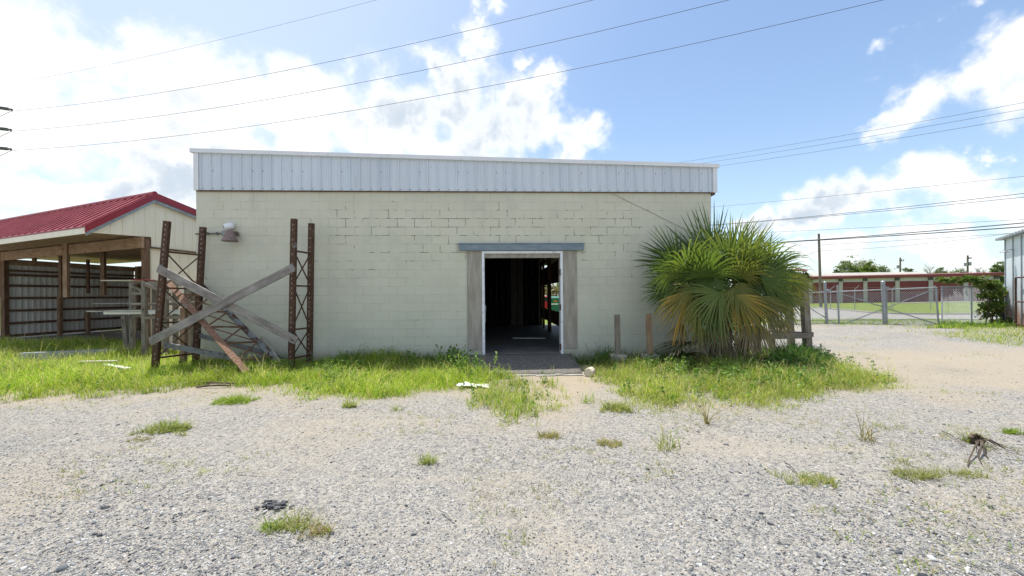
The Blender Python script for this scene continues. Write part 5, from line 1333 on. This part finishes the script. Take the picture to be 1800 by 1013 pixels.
for v0, v1, u1, v2 in ((195.5, 204, 0, 230), (231, 239, 0, 270), (265, 273, 0, 300)):
    mb = MB(); a = P(20, v0, 38); b = P(-420, v0 + 200, 60); mb.tube([a, a.lerp(b, .5) - Z3 * .3, b], .022, 6); put(mb.build('power_line', 'wire_dark', org=a), {195.5: 'highest wire leaving the post insulators away from the warehouse', 231: 'middle wire leaving the post insulators away from the warehouse', 265: 'lowest wire leaving the post insulators away from the warehouse'}[v0], 'power line')
wire('upper wire of the three rising from behind the parapet', (1020, 310, 60), (1950, 152, 26), (1490, 237), .013)
wire('middle wire of the three rising from behind the parapet', (1020, 314, 60), (1950, 164, 26), (1490, 246.7), .013)
wire('lower wire of the three rising from behind the parapet', (1020, 322, 60), (1950, 180, 26), (1490, 258), .013)
wire('single wire below the parapet end, above the twisted cables', (1100, 376, 60), (1950, 294, 26), (1490, 342), .013)
wire('upper twisted cable passing just above the palm', (1100, 404, 55), (1950, 322, 24), (1490, 374.5), .02)
wire('lower twisted cable passing just above the palm', (1100, 405, 55), (1950, 331, 24), (1490, 377), .016)
wire('thin wire between the twisted cables and the thick pair', (1100, 419, 55), (1950, 378, 24), (1490, 402), .012)
wire('upper thick black cable fixed to the wooden pole', (1100, 436, 58), (1950, 378, 24), (1585, 410.5), .034)
wire('lower thick black cable fixed to the wooden pole', (1100, 437, 58), (1950, 388, 24), (1585, 413.5), .034)
wire('thin slack wire leaving the wooden pole below the thick cables', (1440, 431, 40), (1950, 398, 30), (1630, 420), .014)
wire('lowest thin wire leaving the wooden pole towards the metal building', (1440, 441, 40), (1950, 384, 26), (1600, 431), .012)
mb = MB(); mb.tube([P(1440, 441, 40), P(1380, 462, 39)], .014, 5); put(mb.build('guy_wire', 'wire_dark', org=P(1440, 441, 40)), 'short wire dropping from the wooden pole towards the palm', 'wire')
# brush and trees behind the bin
for k, (u, vt, Zq, w_, cols, lab) in enumerate(((975, 505, 46, 60, BR, 'brown brush pile seen through the doorway above the bin'), (1000, 490, 60, 60, LG + DG, 'green tree seen through the doorway behind the brush'), (940, 494, 62, 50, DG, 'dark tree seen through the doorway beyond the partition post'))):
    tree('brush' if k == 0 else 'broadleaf_tree', lab, u, vt, 519, Zq, w_, cols, n=50, per=40, leaf=.28)
tree('broadleaf_tree', 'green tree beyond the far end of the pole shed', -8, 455, 519, 45, 40, LG + DG)

# ------------------------------------------------------------------ grass, weeds, stones
def inside(poly, X, Y):
    r_ = np.zeros(len(X), bool); n = len(poly)
    for i in range(n):
        x0, y0 = poly[i]; x1, y1 = poly[(i + 1) % n]
        c_ = ((y0 > Y) != (y1 > Y)) & (X < (x1 - x0) * (Y - y0) / (y1 - y0 + 1e-12) + x0); r_ ^= c_
    return r_
def vnoise(X, Y, f, seed):
    rs = np.random.default_rng(seed); g_ = rs.random((64, 64)); x = X * f + 100; y = Y * f + 100
    xi = np.floor(x).astype(int); yi = np.floor(y).astype(int); fx = x - xi; fy = y - yi; fx = fx * fx * (3 - 2 * fx); fy = fy * fy * (3 - 2 * fy)
    a = g_[xi % 64, yi % 64]; b = g_[(xi + 1) % 64, yi % 64]; c_ = g_[xi % 64, (yi + 1) % 64]; d = g_[(xi + 1) % 64, (yi + 1) % 64]
    return (a * (1 - fx) + b * fx) * (1 - fy) + (c_ * (1 - fx) + d * fx) * fy
def area(pxpoly, dens, clump=0.0, seed=1, f=1.3):
    poly = [(G(u, v).x, G(u, v).y) for u, v in pxpoly]; A = np.array(poly); lo, hi = A.min(0), A.max(0)
    n = int((hi - lo).prod() * dens); X = npr.uniform(lo[0], hi[0], n); Y = npr.uniform(lo[1], hi[1], n)
    jx = X + (vnoise(X, Y, 2.2, 5) - .5) * .8 + (vnoise(X, Y, 7.0, 55) - .5) * .4 + npr.normal(size=n) * .10; jy = Y + (vnoise(X, Y, 2.2, 6) - .5) * .8 + (vnoise(X, Y, 7.0, 56) - .5) * .4 + npr.normal(size=n) * .10
    k = inside(poly, jx, jy)
    if clump: k &= (.6 * vnoise(X, Y, f, seed) + .4 * vnoise(X, Y, f * 3.3, seed + 1)) > clump * npr.uniform(.7, 1.2, n)
    # keep clear of the building
    L = (X - WL.x) * math.cos(yaw) + (Y - WL.y) * math.sin(yaw); D = -(X - WL.x) * math.sin(yaw) + (Y - WL.y) * math.cos(yaw)
    k &= ~((L > -.02) & (L < LW + .02) & (D > -.03))
    k &= ~((L > rl + .25) & (L < rr - .05) & (D > A1.y - .05))
    e1_ = inside(poly, jx, jy - .28); e2_ = inside(poly, jx, jy - .65); e3_ = inside(poly, jx + .3, jy) & inside(poly, jx - .3, jy)
    hs = np.where(e1_, np.where(e2_, 1.0, .78), .5) * np.where(e3_, 1.0, .7)
    k &= e1_ | (npr.random(n) < .5)
    return X[k], Y[k], hs[k]
def blades(X, Y, h, hj, wdt, cols, w=None, lean=.45, hs=1.0):
    n = len(X); Zg = np.array([H(a, b) for a, b in zip(X, Y)])
    hh = hs * h * (1 + hj * npr.normal(size=n)).clip(.35, 2.2) * (.25 + .85 * vnoise(X, Y, 1.1, 21) + .75 * vnoise(X, Y, 4.5, 22) ** 1.5)
    az = npr.uniform(0, 2 * np.pi, n); ln = lean * npr.uniform(.1, 1.9, n) * hh
    dx, dy = np.cos(az), np.sin(az); fa_ = npr.uniform(0, 2 * np.pi, n); px_, py_ = np.cos(fa_), np.sin(fa_)
    W = wdt * npr.uniform(.6, 1.3, n)
    b = np.stack([X, Y, Zg - .01], 1); side = np.stack([px_, py_, np.zeros(n)], 1)
    m1 = b + np.stack([dx * ln * .18, dy * ln * .18, hh * .45], 1); m2 = b + np.stack([dx * ln * .5, dy * ln * .5, hh * .8], 1); tp_ = b + np.stack([dx * ln, dy * ln, hh * (1 - .45 * npr.random(n))], 1)
    V = np.stack([b - side * W[:, None] * .5, b + side * W[:, None] * .5, m1 - side * W[:, None] * .45, m1 + side * W[:, None] * .45, m2 - side * W[:, None] * .3, m2 + side * W[:, None] * .3, tp_], 1)
    c = tones(n, cols, .2, w)
    patch = vnoise(X, Y, .9, 33)[:, None]
    c = c * (.82 + .36 * patch)
    return V, c
BF = [(0, 1, 3, 2), (2, 3, 5, 4), (4, 5, 6)]
GY = [(.27, .37, .035), (.34, .43, .05), (.17, .28, .03), (.42, .45, .10), (.50, .43, .22)]
GW = [.28, .22, .27, .12, .11]
GD = [(.05, .13, .025), (.075, .17, .03), (.04, .10, .02)]
GO = [(.23, .32, .045), (.32, .37, .08), (.46, .41, .20), (.17, .28, .04)]
LEFT = [(-260, 700), (-260, 612), (0, 612), (120, 612), (260, 612), (345, 637), (500, 637), (650, 637), (822, 637), (880, 655), (905, 668), (858, 690), (790, 690), (700, 696), (640, 705), (540, 702), (480, 692), (435, 676), (345, 680), (300, 690), (235, 697), (170, 692), (100, 700), (40, 694), (-60, 704)]
RIGHT = [(1012, 640), (1100, 637), (1250, 637), (1300, 628), (1430, 622), (1465, 632), (1530, 655), (1598, 684), (1560, 692), (1440, 696), (1380, 712), (1330, 716), (1260, 722), (1190, 728), (1130, 722), (1085, 706), (1062, 680), (1040, 662)]
MID = [(818, 706), (880, 684), (905, 672), (960, 676), (1000, 698), (1012, 722), (960, 726), (905, 745), (890, 758), (850, 748), (815, 735)]
sets = []
def lay(poly, dens, h, hj, wdt, cols, w=None, clump=0, seed=1, lean=.45, f=1.3):
    X, Y, hs = area(poly, dens, clump, seed, f); sets.append(blades(X, Y, h, hj, wdt, cols, w, lean, hs))
lay(LEFT, 2700, .155, .5, .0075, GY, GW, .30, 2, .8)
lay(LEFT, 140, .34, .3, .006, [(.50, .45, .24), (.42, .38, .18), (.36, .40, .12)], None, .45, 24, .35)
lay(LEFT, 500, .24, .3, .007, GY, GW, .55, 9, .4)
lay([(-260, 640), (-260, 600), (150, 598), (262, 600), (330, 620), (330, 650)], 420, .15, .4, .008, GY, GW, .40, 3, .7)
lay(RIGHT, 1900, .13, .5, .0075, GY + GO[:3], None, .33, 4, .85)
lay(RIGHT, 160, .27, .3, .006, [(.50, .44, .25), (.44, .38, .2), (.36, .38, .13)], None, .45, 25, .4)
lay(RIGHT, 500, .19, .3, .006, GO, None, .50, 14, .6)
lay(MID, 1500, .12, .5, .007, GY + GO, None, .40, 5, .8, f=2.2)
lay(MID, 380, .23, .35, .006, GY + GO, None, .60, 6, .6, f=2.2)
# straw and thin outliers so that the edges die away
OUT_L = [(-260, 716), (-260, 640), (350, 660), (420, 680), (640, 690), (860, 660), (915, 680), (880, 705), (700, 716), (560, 716), (470, 704), (330, 696), (180, 706), (20, 710)]
OUT_R = [(1000, 650), (1070, 690), (1240, 700), (1420, 690), (1600, 670), (1640, 690), (1590, 702), (1450, 714), (1340, 734), (1180, 745), (1080, 730), (1040, 700)]
STRAW = [(.50, .43, .27), (.42, .35, .21), (.56, .50, .34)]
for OP, sd_ in ((OUT_L, 31), (OUT_R, 33)):
    lay(OP, 420, .022, .5, .006, STRAW, None, .30, sd_, 3.2)
    lay(OP, 260, .065, .5, .006, GY + GO, None, .48, sd_ + 1, 1.0, f=2.6)
lay([(840, 700), (880, 676), (1000, 684), (1040, 720), (960, 745), (880, 770), (800, 740)], 300, .022, .5, .006, STRAW, None, .35, 41, 3.2)
# dark lush grass along the foot of the wall
lay([(560, 637), (820, 637), (822, 646), (560, 648)], 1500, .27, .35, .010, GD, None, 0, 7, .6)
lay([(1010, 638), (1180, 636), (1180, 646), (1020, 650)], 1700, .30, .3, .010, GD, None, 0, 8, .6)
lay([(1270, 640), (1440, 622), (1480, 640), (1440, 662), (1300, 660)], 1300, .28, .3, .009, GD, None, .2, 10, .6)
lay([(345, 640), (500, 640), (500, 668), (380, 664)], 900, .20, .3, .009, GD + GY[:2], None, .2, 11, .6)
# strip under the gate, far verge and berm by the metal building
lay([(1540, 575), (1600, 574), (1700, 571), (1800, 570), (1900, 575), (1900, 612), (1790, 612), (1690, 600), (1640, 588), (1560, 584)], 300, .08, .5, .012, GO + GO + GY[:1], None, .45, 12, .8, f=.8)
lay([(1640, 573), (1790, 571), (1790, 577), (1640, 579)], 600, .20, .3, .012, GD + GY[:2], None, .3, 15)
lay([(1250, 575), (1410, 574), (1530, 573.5), (1800, 570), (1900, 570), (1900, 563), (1250, 565)], 90, .07, .3, .02, GY[:3], None, .2, 13)
lay([(1440, 625), (1520, 640), (1640, 660), (1800, 650), (1800, 612), (1600, 600), (1470, 592)], 150, .05, .4, .008, GO, None, .66, 16, .8, f=.9)
Vb = np.concatenate([s[0] for s in sets]); Cb = np.concatenate([s[1] for s in sets])
g_ = bulk('grass', Vb, BF, Cb, 'grass_blade'); put(g_, 'bright unmown grass growing along the warehouse and around its corner', 'grass', kind='stuff')
# leafy weeds: upright stems with small leaves
def weeds(poly, dens, h, cols, clump, seed, leaf=.035):
    X, Y, hs_ = area(poly, dens, clump, seed); LV = []; LC = []; SV = []
    for x, y in zip(X, Y):
        hh = h * rnd.uniform(.5, 1.35); a = rnd.uniform(0, 6.28); l_ = rnd.uniform(0, .3) * hh; z0 = H(x, y)
        n = int(10 + hh * 45); s = npr.uniform(.15, 1.0, n)
        c_ = np.stack([x + math.cos(a) * l_ * s ** 2, y + math.sin(a) * l_ * s ** 2, z0 + hh * s], 1) + npr.normal(size=(n, 3)) * np.array([.045, .045, .018]) * (1.15 - s)[:, None] * (1 + hh)
        LV.append(leaf_quads(c_, leaf * rnd.uniform(.7, 1.2), elong=1.9)); t_ = np.array(cols[rnd.randrange(len(cols))]) * rnd.uniform(.8, 1.2)
        LC.append(np.tile(t_, (n, 1)) * npr.uniform(.8, 1.2, (n, 1)))
    return np.concatenate(LV), np.concatenate(LC)
WC = [(.13, .23, .04), (.17, .27, .055), (.10, .19, .035), (.21, .30, .08)]
wl = [weeds([(770, 638), (860, 642), (885, 662), (850, 672), (790, 662)], 75, .40, WC, 0, 2, .028), weeds([(1130, 650), (1260, 646), (1300, 655), (1440, 645), (1520, 660), (1400, 690), (1250, 690), (1120, 672)], 42, .26, WC, .25, 3, .03),
      weeds(LEFT, 9, .24, WC, .5, 4, .026), weeds([(540, 645), (640, 640), (640, 690), (545, 695)], 45, .28, WC, .2, 5, .027), weeds(RIGHT, 10, .20, WC, .4, 6, .028), weeds([(345, 645), (480, 640), (520, 668), (400, 668)], 34, .26, WC, 0, 7, .027),
      weeds([(1290, 640), (1440, 624), (1490, 640), (1440, 660), (1310, 655)], 75, .26, [(.06, .13, .028), (.08, .17, .035), (.10, .18, .04)], 0, 8, .026), weeds(MID, 9, .25, WC, .4, 9, .026), weeds([(640, 640), (760, 640), (760, 650), (640, 652)], 14, .42, WC, .3, 10, .035)]
wv = bulk('leafy_weeds', np.concatenate([a for a, b in wl]), [(0, 1, 2, 3)], np.concatenate([b for a, b in wl]), 'leaf'); put(wv, 'leafy green weeds mixed into the grass along the wall', 'weeds', kind='stuff')
# tufts standing alone in the gravel: each a thing
tufts = [(408, 707, .42, .07, 0, 'flat bright green tuft on the gravel before the fallen rack frame'), (300, 757, .40, .06, 1, 'thin ragged tuft on the open gravel before the shed grass'), (250, 773, .22, .04, 3, 'small brownish tuft below the ragged gravel tuft'),
 (483, 928, .11, .05, 0, 'bright green low tuft close to the camera near the dark debris'), (520, 928, .18, .07, 2, 'pale yellow tuft joined to the bright green low tuft'), (562, 938, .15, .06, 3, 'dry brown tuft next to the pale yellow tuft'), (697, 722, .12, .16, 1, 'slim upright tuft on the gravel before the doorway grass'),
 (616, 716, .15, .06, 1, 'small low tuft at the grass edge before the block wall'), (1033, 708, .22, .14, 0, 'spiky round tuft on the sandy soil before the ramp'), (1083, 720, .30, .10, 2, 'yellowish tuft between the sandy soil and the palm grass'), (1172, 790, .22, .17, 1, 'tall wispy tuft in the open gravel before the palm grass'),
 (1075, 782, .22, .06, 3, 'reddish green low tuft in the gravel before the ramp'), (965, 768, .20, .06, 3, 'small rusty tuft below the middle grass patch'), (1425, 845, .32, .09, 2, 'olive tuft with dark twigs on the open gravel'), (1612, 838, .24, .07, 2, 'yellow green tuft on the gravel before the root clump'),
 (1702, 836, .15, .05, 2, 'small yellow tuft directly below the dead root clump'), (1525, 775, .10, .16, 3, 'dry brown upright stems in the gravel'), (1587, 815, .10, .12, 2, 'thin pale stems above the yellow green tuft'), (750, 815, .12, .05, 1, 'tiny tuft alone in the middle of the gravel'),
 (1242, 745, .05, .20, 3, 'single dry upright stem at the edge of the palm grass'), (1776, 762, .14, .05, 0, 'small green tuft beyond the dead root clump'), (1712, 778, .12, .07, 2, 'little yellow tuft touching the dead root clump')]
cols_t = [[(.20, .28, .035), (.26, .33, .05), (.15, .22, .03)], [(.18, .25, .05), (.26, .30, .08), (.33, .31, .13)], [(.27, .29, .09), (.36, .33, .14), (.17, .22, .05)], [(.30, .22, .12), (.36, .29, .17), (.22, .22, .07), (.26, .28, .09)]]
for (u, v, rad, h, cset, lab) in tufts:
    c_ = G(u, v); n = int((.75 if cset in (1, 2) else 1) * (70 if cset == 3 else 110) + 1400 * rad * rad * 4) if h < .12 else int(24 + 120 * rad); q = npr.normal(size=(n, 2)).clip(-1.25, 1.25) * np.array([rad * .55, rad * .34])
    q *= (.35 + .9 * vnoise(c_.x * 9 + q[:, 0] * 14, c_.y * 9 + q[:, 1] * 14, 1.0, 70))[:, None]
    V, C = blades(c_.x + q[:, 0], c_.y + q[:, 1], h * (.8 if cset == 3 and h < .1 else 1.15), .5, .007 if c_.y > 4 else .005, cols_t[cset], None, 1.15)
    put(bulk('weed_tuft', V, BF, C, 'grass_blade', org=tuple(c_)), lab, 'weed tuft')
# scattered sparse sprigs: uncounted
n = 2600; uu = npr.uniform(-150, 1950, n); vv = 690 + 320 * npr.random(n) ** 1.7; XY = np.array([list(G(a, b))[:2] for a, b in zip(uu, vv)])
keep = vnoise(XY[:, 0], XY[:, 1], .8, 40) > .60; XY = XY[keep]
XY = np.repeat(XY, 7, 0) + npr.normal(size=(len(XY) * 7, 2)) * .022
V, C = blades(XY[:, 0], XY[:, 1], .035, .5, .005, GO + cols_t[3], None, 1.2)
put(bulk('sprigs', V, BF, C, 'grass_blade'), 'sparse yellowish sprigs scattered through the gravel', 'sprigs', kind='stuff')
# loose stones
def tanness(X, Y):
    a = np.clip((Y - 3.6) / 3.2, 0, 1) * (.35 + .9 * vnoise(X, Y * 1.6, .42, 61)); b = vnoise(X * .7, Y * 2.0, .8, 62) ** 2 * .8
    trk = np.clip(1.3 - np.abs(X - (.30 * Y - 1.30)) / .8, 0, 1) * np.clip((Y - 4.4) / 2.2, 0, 1); b = b + trk * 1.6
    return np.clip(a * .55 + b * .4 - .1, 0, 1)
def stones(n, vlo, vhi, smin, smax, cols, w, flat=.42, pw=1.0, mask=False):
    uu = npr.uniform(-250, 2050, n); vv = vlo + (vhi - vlo) * npr.random(n) ** pw
    x_ = (uu - 900) / F; y_ = -(vv - 519) / F
    dx = x_ * XC.x + y_ * YC.x; dz = x_ * XC.z + y_ * YC.z
    Zd = -CAMH / dz; X = dx * Zd; Y = Zd
    ok = (Y < 16) & (Y > 1.2)
    L = (X - WL.x) * math.cos(yaw) + (Y - WL.y) * math.sin(yaw); D = -(X - WL.x) * math.sin(yaw) + (Y - WL.y) * math.cos(yaw)
    ok &= ~((L > -.1) & (L < LW + .1) & (D > -1.4))
    if mask: ok &= vnoise(X, Y, .5, 51) * .6 + vnoise(X, Y, 1.7, 52) * .4 > npr.uniform(.2, .62, n)
    ok &= tanness(X, Y) * .75 < npr.uniform(.05, 1.0, n)
    X, Y = X[ok], Y[ok]; n = len(X); Zg = Hn(X, Y) if n < 1 else np.array([H(a, b) for a, b in zip(X, Y)])
    s = smin * (smax / smin) ** (npr.random(n) ** 1.8)
    cube = np.array([(-1, -1, -1), (1, -1, -1), (1, 1, -1), (-1, 1, -1), (-1, -1, 1), (1, -1, 1), (1, 1, 1), (-1, 1, 1)], float)
    v = cube[None] * npr.uniform(.45, 1.05, (n, 8, 3)); v[:, 4:, :2] *= npr.uniform(.45, .95, (n, 1, 1))
    sc_ = np.stack([npr.uniform(.7, 1.4, n), npr.uniform(.6, 1.1, n), npr.uniform(flat * .6, flat * 1.3, n)], 1) * s[:, None] * .5
    v = v * sc_[:, None, :]; a = npr.uniform(0, 6.28, n); ca, sa = np.cos(a), np.sin(a); tx = npr.normal(size=n) * .28
    x = v[..., 0] * ca[:, None] - v[..., 1] * sa[:, None]; y = v[..., 0] * sa[:, None] + v[..., 1] * ca[:, None]; z = v[..., 2] + x * tx[:, None]
    V = np.stack([x + X[:, None], y + Y[:, None], z + (Zg + sc_[:, 2] * .35)[:, None]], -1)
    t_ = tanness(X, Y)[:, None]; C = tones(n, cols, .25, w); lum = C.mean(1, keepdims=True)
    C = C * (1 - t_ * .55) + t_ * .55 * (np.array([[.50, .445, .36]]) * (.55 + lum)); blue = (1 - t_) * .35; C = C * (1 - blue) + blue * lum * np.array([[.93, 1.0, 1.08]])
    return V, C
SF = [(0, 3, 2, 1), (4, 5, 6, 7), (0, 1, 5, 4), (1, 2, 6, 5), (2, 3, 7, 6), (3, 0, 4, 7)]
SCOL = [(.52, .50, .465), (.66, .64, .61), (.46, .405, .32), (.30, .305, .31), (.18, .197, .22), (.075, .083, .098), (.55, .45, .34)]
s1 = stones(130000, 640, 1080, .0065, .018, SCOL, [.22, .13, .14, .19, .16, .10, .06])
s2 = stones(7000, 650, 1080, .018, .034, SCOL, [.20, .12, .13, .20, .20, .11, .04], .42, 1.0, True)
s3 = stones(150, 680, 1080, .034, .058, SCOL, [.08, .06, .08, .20, .30, .26, .02], .45, 1.0, True)
put(bulk('gravel_stones', np.concatenate([s1[0], s2[0], s3[0]]), SF, np.concatenate([s1[1], s2[1], s3[1]]), 'stone'), 'loose grey and tan crushed stones of the gravel yard', 'stones', kind='stuff')
# dead root clump and dark debris
rc = G(1725, 785)
t = thing('root_clump', 'dead root clump with long bare roots lying on the gravel', 'roots', rc)
mb = MB(); c_ = rc + Vector((.02, .05, .045))
mb.lathe(c_, [(0, -.04), (.035, -.03), (.05, .0), (.04, .028), (.015, .04), (0, .042)], 10)
for i, p in enumerate(mb.v): mb.v[i] = p + Vector((rnd.uniform(-.03, .03), rnd.uniform(-.03, .03), rnd.uniform(-.02, .03)))
mb.build('root_stump', 'root_brown', t)
for (ue, ve, r_) in ((1701, 822, .014), (1725, 817, .016), (1737, 808, .014), (1768, 792, .018), (1785, 794, .010), (1752, 786, .014), (1716, 798, .010)):
    e = G(ue, ve) + Z3 * .012; mb = MB(); r_ *= .62; mb.tube([c_ + Vector((rnd.uniform(-.03, .03), -.03, .01)), c_.lerp(e, .45) + Vector((rnd.uniform(-.04, .04), 0, .045)), c_.lerp(e, .8) + Vector((rnd.uniform(-.02, .02), 0, .01)), e], r_, 6, r1=r_ * .5); mb.build('root', 'root_brown', t)
dc = G(484, 893); mb = MB()
for k in range(26):
    p = dc + Vector((rnd.gauss(0, .06), rnd.gauss(0, .028), .012 + rnd.random() * .015)); a = rnd.uniform(-.5, .5); d = Vector((math.cos(a), math.sin(a), rnd.uniform(-.15, .2))); mb.obox(p, d * rnd.uniform(.010, .034), Vector((-d.y, d.x, .1)) * rnd.uniform(.005, .013), Vector((0, -.1, 1)) * rnd.uniform(.003, .007))
put(mb.build('debris_scrap', 'debris_dark', org=dc), 'dark flaky scrap of debris lying on the gravel near the bright tuft', 'debris')
for (a, b, lab) in (((417, 835), (468, 838), 'thin pale twig lying on the middle of the gravel'), ((775, 902), (800, 922), 'thin white stalk lying on the gravel near the camera'), ((1656, 761), (1697, 787), 'thin bare twig lying on the gravel before the root clump'), ((1380, 818), (1400, 834), 'dark bent twig sticking out of the olive tuft')):
    p, q = G(*a) + Z3 * .02, G(*b) + Z3 * .015; mb = MB(); mb.tube([p, p.lerp(q, .4) + Z3 * .02, q], .006, 5, r1=.003); put(mb.build('twig', 'wood_pale' if a[0] < 900 else 'root_brown', org=p), lab, 'twig')
